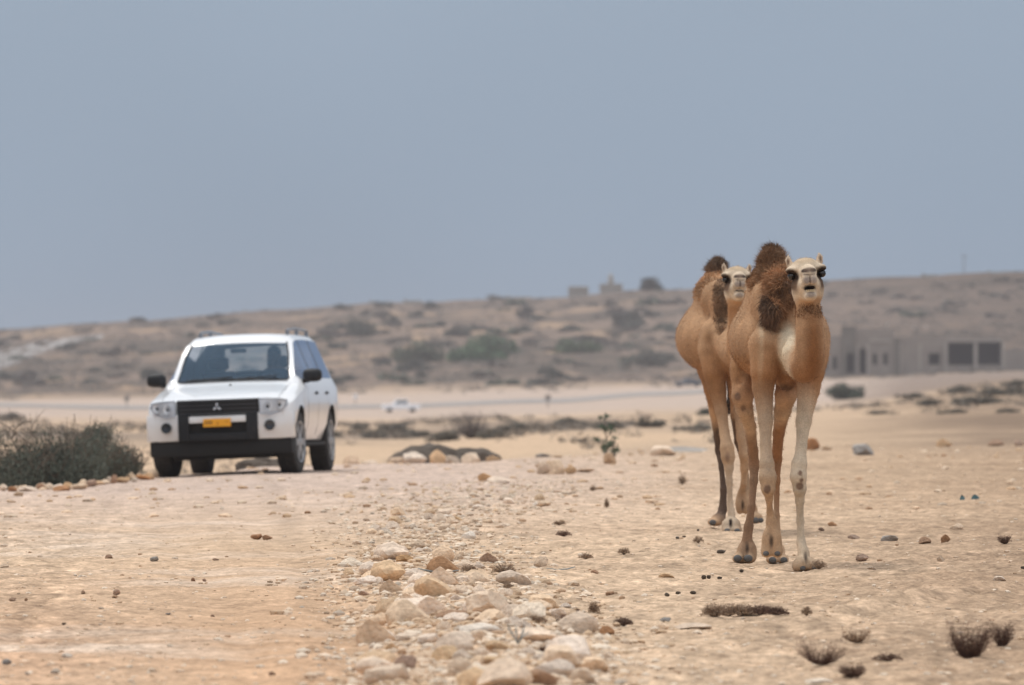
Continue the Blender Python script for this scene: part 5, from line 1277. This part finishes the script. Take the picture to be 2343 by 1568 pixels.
# ------------------------------------------------------------------ stones
def stone_mat(name, c, var=.12):
    m = mat(name, c, 1.0, spec=.04, noise=[(1.6, .16, 5), (6, .14, 5)], bump=(3.2, .9, .02)); t = m.node_tree; p_ = t.nodes["Principled BSDF"]
    src = p_.inputs['Base Color'].links[0].from_socket
    oi = t.nodes.new("ShaderNodeObjectInfo"); hs = t.nodes.new("ShaderNodeHueSaturation")
    r = t.nodes.new("ShaderNodeMapRange"); r.inputs[3].default_value = 1 - var * 1.4; r.inputs[4].default_value = 1 + var; t.links.new(oi.outputs['Random'], r.inputs[0]); t.links.new(r.outputs[0], hs.inputs['Value'])
    r2 = t.nodes.new("ShaderNodeMapRange"); r2.inputs[3].default_value = .75; r2.inputs[4].default_value = 1.2
    w = t.nodes.new("ShaderNodeMath"); w.operation = 'FRACT'; w2 = t.nodes.new("ShaderNodeMath"); w2.operation = 'MULTIPLY'; w2.inputs[1].default_value = 7.31
    t.links.new(oi.outputs['Random'], w2.inputs[0]); t.links.new(w2.outputs[0], w.inputs[0]); t.links.new(w.outputs[0], r2.inputs[0]); t.links.new(r2.outputs[0], hs.inputs['Saturation'])
    t.links.new(src, hs.inputs['Color']); t.links.new(hs.outputs[0], p_.inputs['Base Color']); return m
ms = dict(pale=stone_mat("pale_limestone", (.74, .575, .43)), tan=stone_mat("tan_limestone", (.66, .49, .34)), red=stone_mat("reddish_stone", (.43, .255, .16)),
          orange=stone_mat("orange_stone", (.56, .37, .225)), grey=stone_mat("grey_stone", (.34, .31, .28)), dark=stone_mat("dark_lump", (.13, .10, .075)), brown=stone_mat("brown_stone", (.40, .25, .16)),
          white=stone_mat("chalky_stone", (.76, .64, .51)))
def rock_mesh(seed, ang, sub=3):
    r = np.random.default_rng(seed); b = bmesh.new(); bmesh.ops.create_icosphere(b, subdivisions=sub, radius=1.0)
    P = np.array([v.co[:] for v in b.verts])
    o = r.uniform(0, 50, 3)
    n = fbm(P[:, 0]*1.3+o[0]+P[:, 2]*.7, P[:, 1]*1.3+o[1]+P[:, 2]*1.1, 3, seed)
    P = P * (1 + .34 * n)[:, None]
    for _ in range(ang):
        d = r.normal(0, 1, 3); d /= np.linalg.norm(d); c = r.uniform(.48, .80); ex = np.clip(P @ d - c, 0, None); P = P - ex[:, None] * d * .96
    n2 = fbm(P[:, 0]*4+o[2], P[:, 1]*4+P[:, 2]*4, 3, seed+50); P = P * (1 + .05 * n2)[:, None]
    P /= np.abs(P).max(0)
    for v, p in zip(b.verts, P): v.co = p
    me = bpy.data.meshes.new("stone"); b.to_mesh(me); b.free(); me.polygons.foreach_set("use_smooth", [True]*len(me.polygons)); me.set_sharp_from_angle(angle=math.radians(36))
    me.materials.append(ms['pale']); return me
RK = [rock_mesh(20+i, 5 + (i % 4) * 3) for i in range(14)]; RKs = [rock_mesh(60+i, 4 + i % 4, 2) for i in range(6)]
rr_ = np.random.default_rng(99)
def stone(X, Y, w, h, col, label, d=None, sink=.34, tilt=.0, group=None, mesh=None, depth=.85, name="stone", rz=None):
    """X centre, Y bottom row, w and h in measuring pixels"""
    p = onground(X, d) if d else hit(X, Y); pm = FPX / p.y; W = w / pm; Hh = h / pm; D = W * depth
    y = p.y + D * .5; x = (X - CXP) / FPX * y; z = Hs(x, y)
    me = mesh if mesh is not None else RK[rr_.integers(0, len(RK))]
    o = bpy.data.objects.new(name, me); COL.objects.link(o)
    hz_ = Hh / (2 - 2 * sink) ; o.scale = (W / 2, D / 2, hz_); o.location = (x, y, z + hz_ * (1 - 2 * sink))
    o.rotation_euler = (rr_.uniform(-.12, .12), tilt, rr_.uniform(-.35, .35) if rz is None else rz)
    o.material_slots[0].link = 'OBJECT'; o.material_slots[0].material = ms[col]
    tag(o, label, "stone", group); return o
def R5(px, py): return 725.8 + .3614 * px, 1058.5 + .3614 * py
def R4(px, py): return .3356 * px, 1058.5 + .3356 * py
def R6(px, py): return 1512 + .3542 * px, 1058.5 + .3542 * py
heap = [
 (790, 700, 215, 112, 'brown', "large reddish brown rounded boulder at the head of the stone heap"),
 (1075, 630, 160, 80, 'brown', "brown rounded boulder lying behind and right of the large reddish one"),
 (1418, 662, 100, 70, 'tan', "lone tan block on bare ground right of the brown boulders"),
 (450, 832, 195, 92, 'tan', "tan boulder on the track side of the heap below the reddish one"),
 (432, 972, 150, 115, 'tan', "tilted tan boulder with dark underside beside the sandy track"),
 (610, 852, 170, 62, 'pale', "flat pale stone right of the tan track side boulder"),
 (850, 765, 90, 45, 'tan', "small tan stone just below the large reddish boulder"),
 (855, 978, 230, 56, 'brown', "flat brown slab lying across the middle of the heap"),
 (1100, 1012, 245, 92, 'pale', "broad pale boulder right of the flat brown slab"),
 (880, 1024, 180, 52, 'pale', "smooth pale stone in front of the flat brown slab"),
 (800, 1072, 100, 66, 'pale', "small pale stone with dark gap beneath in mid heap"),
 (1000, 1086, 330, 68, 'white', "long chalky slab across the middle of the heap"),
 (1310, 1062, 130, 62, 'pale', "rounded pale stone at the right side of the long chalky slab"),
 (1392, 1146, 300, 96, 'pale', "second largest pale boulder at the right side of the heap"),
 (700, 1152, 155, 72, 'pale', "round pale stone at the left side of the lower heap"),
 (560, 1124, 170, 52, 'tan', "low tan stone with dark holes at the heap's left edge"),
 (1030, 1130, 150, 66, 'tan', "tan stone between the long slab and second largest boulder"),
 (560, 1312, 165, 98, 'red', "round reddish stone at the lower left of the heap"),
 (690, 1258, 150, 62, 'pale', "pale stone leaning right of the round reddish one"),
 (885, 1352, 205, 104, 'pale', "angular pale stone with dark underside near the bottom"),
 (905, 1256, 140, 66, 'tan', "tan rounded stone above the angular pale one"),
 (1150, 1216, 200, 80, 'tan', "tan boulder in the centre of the lower heap"),
 (1112, 1278, 170, 52, 'tan', "flat tan stone above the largest boulder"),
 (1320, 1222, 130, 58, 'pale', "pale stone beside the small grey twig"),
 (1190, 1430, 370, 185, 'pale', "largest pale boulder at the bottom edge of the picture"),
 (1412, 1412, 215, 96, 'brown', "brown block right of the largest boulder at the bottom edge"),
 (1690, 1400, 195, 96, 'tan', "angular block with reddish face at the heap's lower right"),
 (640, 1376, 160, 66, 'pale', "pale stone under the round reddish one"),
 (1825, 1098, 112, 60, 'red', "reddish wedge shaped stone right of the heap"),
 (462, 1192, 115, 56, 'tan', "tan stone at the outer left of the lower heap"),
 (200, 712, 80, 44, 'tan', "small tan stone on the track side at the top of the heap"),
 (290, 846, 92, 32, 'red', "flat reddish stone at the track edge"),
 (560, 628, 130, 46, 'orange', "orange stone left of the large reddish boulder"),
 (740, 502, 60, 34, 'orange', "small orange stone up the heap above the reddish boulder"),
 (800, 432, 90, 44, 'tan', "tan stone highest up the heap"),
 (980, 796, 90, 40, 'pale', "small pale stone alone right of the upper heap"),
 (1570, 926, 80, 34, 'pale', "small pale stone among dry tufts right of the heap"),
 (2170, 1056, 110, 50, 'pale', "pale stone on open ground well right of the heap"),
 (1850, 846, 62, 26, 'brown', "small brown stone right of the heap near the dark droppings"),
 (1750, 700, 60, 22, 'red', "small reddish stone below the camels' path"),
]
for q in heap:
    X, Y = R5(q[0], q[1]); stone(X, Y, q[2] * .3614, q[3] * .3614, q[4], q[5])
left = [(790, 905, 64, 42, 'red', "rounded reddish stone alone on the left side of the track"), (785, 930, 46, 18, 'brown', "small flat stone touching the rounded reddish one"),
 (745, 652, 62, 28, 'brown', "brown stone upper left on the track"), (1050, 676, 62, 38, 'grey', "grey stone on the upper track"),
 (566, 900, 30, 28, 'brown', "small brown stone left of the rounded reddish one"), (1318, 812, 34, 24, 'red', "left one of two small red stones on the track"), (1390, 810, 34, 20, 'red', "right one of two small red stones on the track"),
 (1470, 668, 52, 16, 'brown', "thin brown stone in the track middle"), (40, 1380, 84, 42, 'grey', "grey brown stone at the lower left edge"), (378, 1440, 70, 38, 'white', "whitish stone low on the left"),
 (1850, 1458, 66, 28, 'brown', "brown stone on the sandy track near the bottom edge"), (88, 950, 60, 26, 'brown', "brown stone near the left edge, mid height"), (178, 942, 26, 20, 'brown', "small dark brown stone near the left edge"),
 (30, 716, 66, 26, 'tan', "tan stone cut by the left edge"), (28, 572, 60, 20, 'tan', "flat tan stone at the left edge nearest the feathery bush"), (450, 1330, 90, 30, 'white', "flat whitish stone lower left"), (1450, 1052, 30, 16, 'red', "tiny red stone centre of the track"),
 (435, 1108, 34, 18, 'dark', "small black stone lower left"), (1145, 1040, 40, 14, 'grey', "small grey stone in the lower track"), (185, 1452, 40, 24, 'tan', "small tan stone near the bottom left corner")]
for q in left:
    X, Y = R4(q[0], q[1]); stone(X, Y, q[2] * .3356, q[3] * .3356, q[4], q[5], sink=.2)
# flat broken rock on the track
X, Y = R4(1745, 525); stone(X, Y, 30, 14, 'red', "left shard of the broken brown rock on the track", sink=.1, mesh=RK[3]); X, Y = R4(1815, 527); stone(X, Y, 30, 13, 'brown', "right shard of the broken brown rock on the track", sink=.1, mesh=RK[7])
dung = [(272, 756, 40, 30, "left of a pair of black dung lumps below the raised camel foot"), (304, 758, 36, 24, "right of a pair of black dung lumps below the raised camel foot"), (376, 756, 42, 18, "lone dung lump right of the paired ones"), (205, 852, 46, 24, "dung lump above the low grey mat shrub"),
        (112, 857, 38, 20, "dung lump between two others left of the mat shrub"), (40, 866, 38, 26, "leftmost dung lump on the pale patch"), (516, 712, 36, 20, "brown dung lump directly under the nearest raised foot"), (386, 590, 72, 26, "flat black dung left of the camel's hind foot"),
        (104, 492, 30, 14, "tiny dung lump left of the second camel's feet"), (150, 486, 30, 12, "second tiny dung lump left of the second camel's feet"), (240, 442, 22, 16, "small dung lump below the second camel's front foot"), (2335, 690, 36, 20, "dark lump at the right edge")]
for q in dung:
    X, Y = R6(q[0], q[1]); o = stone(X, Y, q[2] * .3542, q[3] * .3542, 'dark', q[4], sink=.12, mesh=RKs[rr_.integers(0, 6)], name="dung_lump"); o['category'] = "dung"
right = [(1480, 510, 130, 34, 'grey', "grey flat stone in the churned soil right of the camels"), (1235, 492, 90, 30, 'brown', "brown clod nearest the pale foreleg in the churned soil"), (1700, 520, 90, 44, 'brown', "large brown clod in the churned soil"), (1830, 510, 80, 48, 'brown', "brown clod right of the largest one in the churned soil"),
         (1910, 436, 90, 40, 'tan', "tan clod at the upper right of the churned soil"), (1300, 640, 90, 50, 'brown', "brown clod right of the camel's planted foot"), (1360, 690, 60, 24, 'tan', "thin tan clod right of the camel's planted foot"), (1800, 640, 60, 40, 'tan', "tan clod under the large brown ones"),
         (1035, 440, 40, 24, 'brown', "small brown stone behind the pale foreleg"), (1100, 412, 80, 28, 'brown', "flat brown stone behind the pale foreleg"), (2190, 762, 100, 30, 'pale', "pale stone on the small berm at the right"), (40, 745, 120, 30, 'tan', "flat tan stone on the ground left of the dung lumps"),
         (30, 1030, 80, 30, 'grey', "grey stone left of the mat shrub"), (200, 1075, 260, 44, 'pale', "wide flat pale rock beneath the mat shrub"), (1000, 1438, 240, 40, 'white', "chalky flat stone at the bottom edge")]
for q in right:
    X, Y = R6(q[0], q[1]); stone(X, Y, q[2] * .3542, q[3] * .3542, q[4], q[5], sink=.3)
rim = [(805, 1058, 52, 32, 'orange', 123.5, "leftmost orange boulder on the rim right of the white car"), (845, 1060, 40, 18, 'tan', 123.5, "flat tan boulder on the rim beside the leftmost orange one"), (905, 1060, 42, 24, 'orange', 124, "orange boulder on the rim left of the palest one"),
       (948, 1058, 62, 34, 'pale', 124.5, "palest and largest boulder on the rim in front of the dark mounds"), (1003, 1058, 46, 36, 'orange', 125, "orange boulder on the rim with a dark hollow"), (1035, 1058, 34, 22, 'tan', 125, "tan boulder on the rim between the two dark mounds"), (1078, 1058, 44, 24, 'pale', 125.5, "pale boulder on the rim before the right mound"), (1125, 1052, 44, 14, 'tan', 126, "low tan boulder at the right end of the rim boulders"),
       (1262, 1078, 56, 16, 'orange', 112, "orange slab on top of the small cairn in mid ground"), (1240, 1108, 40, 30, 'orange', 104, "left orange stone of the small cairn in mid ground"), (1272, 1106, 44, 34, 'pale', 104.5, "pale stone of the small cairn in mid ground"), (1302, 1100, 34, 20, 'orange', 105, "right orange stone of the small cairn in mid ground"), (1340, 1096, 44, 10, 'orange', 107, "flat orange stone right of the small cairn"),
       (1108, 1118, 50, 20, 'orange', 98, "orange stone alone left of the small cairn"), (1140, 1122, 60, 16, 'tan', 96, "low tan stone beside the lone orange one"), (1395, 1072, 30, 26, 'orange', 118, "upright orange stone in front of the green sapling"),
       (1520, 1052, 70, 22, 'tan', 132, "long tan boulder on flat ground left of the camels"), (1858, 1036, 44, 28, 'red', 146, "red brown boulder behind the nearer camel's pale foreleg"), (1893, 1036, 30, 14, 'tan', 146, "small tan boulder right of the red brown one"), (1975, 1054, 58, 28, 'grey', 134, "dark grey boulder alone right of the camels"),
       (2155, 1026, 44, 20, 'tan', 154, "tan boulder in the far row at the right"), (2278, 1024, 40, 14, 'brown', 156, "brown boulder in the far row near the right edge"), (2330, 1022, 26, 14, 'brown', 157, "brown boulder at the right end of the far row"),
       (1240, 1052, 50, 10, 'grey', 134, "low dark stone beyond the cairn"), (1560, 1040, 120, 10, 'grey', 140, "long dark low stone beyond the flat ground left of camels")]
for X, Y, w, h, c, d, lab in rim: stone(X, Y, w, h, c, lab, d=d, sink=.2)
ORD = "first second third fourth fifth sixth seventh eighth ninth tenth eleventh twelfth thirteenth fourteenth fifteenth sixteenth seventeenth eighteenth nineteenth twentieth twenty-first twenty-second twenty-third twenty-fourth twenty-fifth twenty-sixth".split()
for i in range(26):
    X = -20 + i * 15 + rr_.uniform(-6, 6); stone(X, 0, rr_.uniform(16, 46), rr_.uniform(9, 22), ['orange', 'tan', 'pale', 'red'][i % 4], f"{['orange', 'tan', 'cream', 'rusty'][i % 4]} stone, {ORD[i]} from the left in the row under the feathery bush", d=rr_.uniform(95, 98.5) + max(0, X - 150) * .045, sink=.2, group="stones lining the track edge at the left")
# rubble of like stones
band = [(1568, 870, 1420), (1480, 850, 1400), (1400, 840, 1330), (1330, 800, 1230), (1270, 810, 1120), (1200, 830, 1180), (1140, 900, 1350), (1100, 1000, 1500)]
rows_ = [b[0] for b in band][::-1]; lo_ = [b[1] for b in band][::-1]; hi_ = [b[2] for b in band][::-1]
def in_band(Y, u): a = np.interp(Y, rows_, lo_); b = np.interp(Y, rows_, hi_); return a + (b - a) * u
HMK = [(1011, 1300, "the large reddish boulder", 40), (1114, 1277, "the brown rounded boulder", 40), (888, 1350, "the tan track side boulder", 35), (882, 1400, "the tilted tan boulder", 35), (946, 1360, "the flat pale stone", 30), (1034, 1405, "the flat brown slab", 35),
       (1123, 1410, "the broad pale boulder", 40), (1087, 1445, "the long chalky slab", 40), (1229, 1460, "the second largest boulder", 45), (979, 1465, "the round pale stone", 35), (928, 1455, "the stone with dark holes", 30), (928, 1520, "the round reddish stone", 30), (1045, 1535, "the angular pale stone", 35),
       (1141, 1485, "the tan central boulder", 35), (1156, 1550, "the largest boulder", 50), (1236, 1560, "the brown bottom block", 40), (1336, 1555, "the block with reddish face", 40), (1385, 1450, "the reddish wedge", 40), (1015, 1211, "the highest tan stone", 35), (928, 1280, "the orange stone by the track", 30), (1238, 1293, "the lone tan block", 40), (1262, 1100, "the small cairn", 50)]
for i in range(340):
    Y = 1120 + 460 * rr_.random() ** .8; u = np.clip(rr_.normal(.42, .24), 0, 1); X = in_band(Y, u)
    d = 23818 / (Y - 870); pm = FPX / d; w = pm * (.06 + .20 * rr_.random() ** 1.5) * (1 if Y > 1280 else .6)
    if any(abs(X - R5(q[0], q[1])[0]) < q[2] * .15 + w * .1 and -q[3] * .22 < Y - R5(q[0], q[1])[1] < w * .28 for q in heap): continue
    hh_ = rr_.uniform(.30, .52); cn = ['pale', 'pale', 'tan', 'white', 'pale', 'tan'][rr_.integers(0, 6)]
    head = f"{'tiny' if w < 32 else 'small' if w < 50 else 'fist sized' if w < 75 else 'big'} {'flat' if hh_ < .38 else 'rounded' if hh_ < .46 else 'upright'} {'cream' if cn == 'pale' else 'chalky' if cn == 'white' else 'tan'} stone"
    stone(X, Y, w, w * hh_, cn, place_label(head, X, Y, HMK), sink=.38, group="pale tan stones of the rubble heap")
# gravel nobody could count
def gravel(name, X, d, size, cols, label, flat=.5, seed=0):
    r = np.random.default_rng(seed); n = len(X); x = (X - CXP) / FPX * d; z = H(x, d)
    ico = bmesh.new(); bmesh.ops.create_icosphere(ico, subdivisions=1, radius=1.0); IV = np.array([v.co[:] for v in ico.verts]); IF = np.array([[v.index for v in f.verts] for f in ico.faces]); ico.free()
    k = len(IV); sc = size[:, None] * np.stack([r.uniform(.7, 1.3, n), r.uniform(.7, 1.3, n), r.uniform(.6, 1.3, n) * flat], 1)
    J_ = IV[None] * (1 + r.uniform(-.28, .28, (n, k, 1))) * sc[:, None]
    a = r.uniform(0, 6.28, n); ca, sa = np.cos(a)[:, None], np.sin(a)[:, None]
    V = np.stack([J_[:, :, 0]*ca - J_[:, :, 1]*sa + x[:, None], J_[:, :, 0]*sa + J_[:, :, 1]*ca + d[:, None], J_[:, :, 2] + (z + sc[:, 2]*.25)[:, None]], -1).reshape(-1, 3)
    F = (IF[None] + (np.arange(n) * k)[:, None, None]).reshape(-1, 3)
    return tag(link(name, mesh_np(name, V, F, np.repeat(cols, k, 0), False), m_gravel), label, kind='stuff')
m_gravel = mat("gravel", (.5, .4, .3), 1.0, attr=True, spec=.04)
def pick_cols(n, r): 
    P = np.array([(.68, .53, .39), (.72, .60, .47), (.58, .42, .28), (.42, .28, .18), (.44, .32, .22), (.52, .43, .34)]); k = r.choice(6, n, p=[.34, .27, .2, .09, .05, .05]); return P[k] * r.uniform(.8, 1.15, (n, 1))
n = 9000; Yb = 1110 + 480 * rr_.random(n); Xb = np.interp(Yb, rows_, lo_) + (np.interp(Yb, rows_, hi_) - np.interp(Yb, rows_, lo_)) * rr_.normal(.45, .33, n); db = 23818 / (Yb - 870)
gravel("rubble_gravel", Xb, db, .006 + .028 * rr_.random(n) ** 2.5, pick_cols(n, rr_), "loose gravel between the stones of the heap", .55, 1)
n = 9000; Yb = 1095 + 500 * rr_.random(n) ** 1.1; Xb = rr_.uniform(-60, 2400, n); db = 23818 / (Yb - 870)
kp = (np.abs(Xb - 640) > 170 * rr_.random(n) ** .5) | (rr_.random(n) < .25); Xb, db = Xb[kp], db[kp]
gravel("ground_gravel", Xb, db, .003 + .016 * rr_.random(len(Xb)) ** 4, pick_cols(len(Xb), rr_), "small stones and grit strewn over the dry ground", .5, 2)
n = 1300; db = rr_.uniform(75, 160, n); Xb = rr_.uniform(-60, 2400, n)
gravel("distant_gravel", Xb, db, .012 + .05 * rr_.random(n) ** 3, pick_cols(n, rr_) * np.array((1, .95, .9)), "scattered stones on the far part of the plateau", .5, 6)

# ------------------------------------------------------------------ small dry shrubs
m_dry = mat("dry_red_brown_twigs", (.115, .062, .042), .9); m_dry2 = mat("dry_tan_twigs", (.25, .165, .105), .9)
m_bud = mat("dry_buds", (.16, .1, .07), .9, attr=True)
def buds(seed, n, w, h, bowl, col, size):
    r = np.random.default_rng(seed); a = r.uniform(0, 6.28, n); q = r.uniform(0, 1, n) ** .5
    z = h * (bowl * q ** 2 + (1 - bowl) * (1 - q ** 2)) * r.uniform(.3, 1.15, n) + .05 * h
    p = np.stack([np.cos(a)*q*w, np.sin(a)*q*w*.8, z], 1); d = r.normal(0, 1, (n, 3)); d /= np.linalg.norm(d, axis=1, keepdims=True); e = np.cross(d, r.normal(0, 1, (n, 3))); e /= np.linalg.norm(e, axis=1, keepdims=True)
    V = np.stack([p, p + d*size, p + e*size*.7], 1).reshape(-1, 3); return mesh_np("bud", V, np.arange(3*n).reshape(n, 3), np.repeat(np.array(col)*r.uniform(.6, 1.5, (n, 1)), 3, 0), False)
def dry(X, Y, w, h, lab, bowl=.0, dense=1.0, red=True, seed=0, off=0):
    p = hit(X, Y); pm = FPX / p.y; W = w / pm / 2; Hh = h / pm; r = random.Random(seed); b = MB(); n = int(70 * dense)
    for i in range(n):
        a = r.uniform(0, 2*math.pi); q = r.uniform(.1, 1) ** .6; ex = math.cos(a)*q*W; ey = math.sin(a)*q*W*.7
        zt = Hh * (bowl*(.25 + .75*q*q) + (1-bowl)*(1 - .55*q*q)) * r.uniform(.42, 1.18); P = [Vector((0, 0, 0))]
        for j in range(1, 5):
            t = j/4; P.append(Vector((ex*t**(.75 if bowl > .4 else 1.05), ey*t**.9, zt*t**(1.5 if bowl > .4 else 1.0))) + Vector((r.gauss(0, .03)*W, r.gauss(0, .03)*W, r.gauss(0, .02)*Hh)))
        b.tube(P, [.0022, .0018, .0015, .0012, .0008], 3, False)
        for f in range(4):
            s0 = P[r.randint(1, 4)]; dv = Vector((r.gauss(0, 1), r.gauss(0, 1), abs(r.gauss(.5, .6)))).normalized()*r.uniform(.1, .28)*max(W, Hh)
            b.tube([s0, s0+dv], [.0012, .0006], 3, False)
    e_ = empty("dry_shrub", p); tag(e_, lab, "shrub"); b.build("twigs", m_dry if red else m_dry2, e_)
    bo_ = link("buds", buds(seed, max(310, int(420*dense)), W, Hh, bowl, (.15, .085, .055) if red else (.33, .23, .15), .0075), m_bud, e_); tag(bo_, kind='stuff')
    return e_
X, Y = R6(1990, 1268); dry(X, Y, 108, 92, "dense dark bowl shaped dry shrub at the lower right", .85, 2.3, True, 1)
X, Y = R6(2200, 1190); dry(X, Y, 62, 64, "thin dry shrub branching right of the dense dark bowl", .5, 1.0, True, 2)
X, Y = R6(1040, 1305); dry(X, Y, 118, 58, "open bowl of reddish twigs low on the right", .95, 1.1, True, 3)
X, Y = R6(1265, 1172); dry(X, Y, 68, 32, "pinkish brown tuft above the open reddish bowl", .8, .9, False, 4)
X, Y = R6(1235, 1392); dry(X, Y, 62, 38, "dark dry tuft near the bottom edge at the right", .6, 1.2, True, 5)
for i, (px, w) in enumerate(((345, 190), (430, 200), (530, 210), (640, 210), (745, 170))):
    X, Y = R6(px, 994); dry(X, Y, w * .3542, (88 - 9*i) * .3542, ["left end of the long dark mat of dry shrub", "second clump from the left in the long mat shrub", "middle clump of the long dark mat shrub", "fourth clump of the long mat shrub, low and brown", "thin right end of the long mat shrub"][i], .1, 1.5, i > 2, 10+i)
X, Y = R6(940, 992); dry(X, Y, 26, 24, "tiny pinkish tuft right of the long mat shrub", .3, .4, False, 16)
X, Y = R6(2218, 524); dry(X, Y, 34, 26, "small brown shrub on the churned soil at the right", .5, .9, True, 17)
X, Y = R6(1460, 1288); dry(X, Y, 74, 15, "low creeping dark twigs right of the open bowl", .1, .5, True, 18)
X, Y = R6(2030, 235); 
X, Y = R6(1020, 690); dry(X, Y, 40, 24, "grey brown tuft against the camel's planted foot", .3, .8, False, 19)
X, Y = R6(240, 520); dry(X, Y, 26, 18, "pale tuft left of the camels' feet", .2, .5, False, 20)
c5 = [(1180, 718, 160, 84, "dry brown tuft right of the large reddish boulder", 0), (960, 700, 110, 50, "pale dry tuft between the boulder and the brown tuft", 0), (1580, 1046, 160, 90, "reddish tuft at the right side of the heap", 1), (1648, 1020, 40, 90, "upright dry stalk beside the reddish tuft", 1),
      (1750, 958, 74, 70, "small round tuft right of the heap", 0), (1935, 1036, 130, 60, "reddish tuft farthest right of the heap", 1), (1450, 1212, 150, 60, "left half of the reddish twigs in front of the second largest boulder", 1), (1610, 1200, 150, 70, "right half of the reddish twigs in front of the second largest boulder", 1),
      (1040, 930, 150, 60, "pale brown grass tuft above the broad pale boulder", 0), (1190, 915, 110, 40, "short pale grass right of the brown grass tuft", 0), (1380, 1015, 160, 50, "pale dry grass above the second largest boulder", 0), (1560, 466, 110, 44, "dark dry tuft in mid ground left of the camels", 1),
      (1530, 398, 90, 32, "pale tuft in mid ground above the dark one", 0), (1940, 584, 80, 48, "brown tuft in mid ground nearest the camels", 0), (1700, 612, 100, 44, "thin pale tuft in mid ground behind the tan block", 0), (1210, 800, 70, 40, "pale bristly tuft in the open right of the upper heap", 0),
      (1830, 284, 34, 56, "small curved stalk standing left of the second camel", 0), (1745, 180, 50, 34, "faint tuft far left of the second camel", 0), (2310, 140, 60, 70, "pale tuft beside the second camel's feet", 0)]
for i, (px, py, w, h, lab, rd) in enumerate(c5):
    X, Y = R5(px, py); dry(X, Y, w * .3614, h * .3614, lab, .2 if w > h * 1.2 else .05, .8 if w < 120 else 1.2, bool(rd), 30 + i)
# scraps
m_scrap = mat("blue_grey_plastic", (.22, .26, .27), .5); m_teal = mat("teal_plastic", (.05, .12, .13), .5)
X, Y = R5(740, 705); p = hit(X, Y); b = MB()
for k in range(5): b.tube([(-.10+.02*k, -.01*k, .03-.004*k), (-.04+.01*k, -.02, .012), (.03, -.02-.006*k, .004), (.10+.012*k, -.01, .006+.003*k)], .003, 4, False)
tag(b.build("plastic_strands", m_scrap, loc=p), "blue grey plastic strands caught under the large reddish boulder", "litter")
X, Y = R5(1540, 678); p = hit(X, Y); b = MB().tube([(-.09, .0, .012), (-.02, 0, .002), (.04, .0, .006), (.09, .02, .02)], [.002, .003, .004, .003], 5)
tag(b.build("plastic_strip", m_scrap, loc=p), "thin bluish strip lying right of the tan block", "litter")
X, Y = R5(1270, 1190); p = hit(X, Y); b = MB()
for k in range(7): a = k*.9; b.tube([(0, 0, 0), (.02*math.cos(a), .02*math.sin(a), .03), (.045*math.cos(a), .03*math.sin(a), .05+.006*k)], [.003, .003, .002], 4, False)
tag(b.build("grey_twig", m_scrap, loc=p + Vector((0, 0, .03))), "small grey twig sticking up between the pale boulders", "twig")
for (px, py, w, lab) in ((2028, 238, .045, "larger scrap of teal plastic far right of the camels"), (1945, 240, .028, "smaller scrap of teal plastic left of the larger one")):
    X, Y = R6(px, py); p = hit(X, Y); b = MB().add([(-w, 0, .0), (w, 0, .004), (w*.8, .02, .03), (-w*.5, .015, .045), (0, .03, .0), (0, .01, .05)], [(0, 1, 2, 5, 3), (1, 4, 2), (0, 3, 4), (2, 4, 3, 5), (0, 4, 1)])
    tag(b.build("plastic_scrap", m_teal, loc=p), lab, "litter")
# ------------------------------------------------------------------ haze: one closed box of air round camera and scene
hz = bpy.data.materials.new("haze_air"); hz.use_nodes = True; ht = hz.node_tree; ht.nodes.clear()
ho = ht.nodes.new("ShaderNodeOutputMaterial"); hv = ht.nodes.new("ShaderNodeVolumePrincipled")
hv.inputs['Color'].default_value = (0.62, 0.62, 0.67, 1); hv.inputs['Density'].default_value = 0.00016; hv.inputs['Anisotropy'].default_value = 0.2
ht.links.new(hv.outputs[0], ho.inputs['Volume'])
_zmin = float(zg.min()); _xm = float(np.abs(xg).max()) + 20
haze = MB().box(-_xm, _xm, -150, 2640, _zmin - 1.0, 21.0).build("haze", hz)
tag(haze, "thin dusty haze filling the air over the whole plain", kind='stuff')
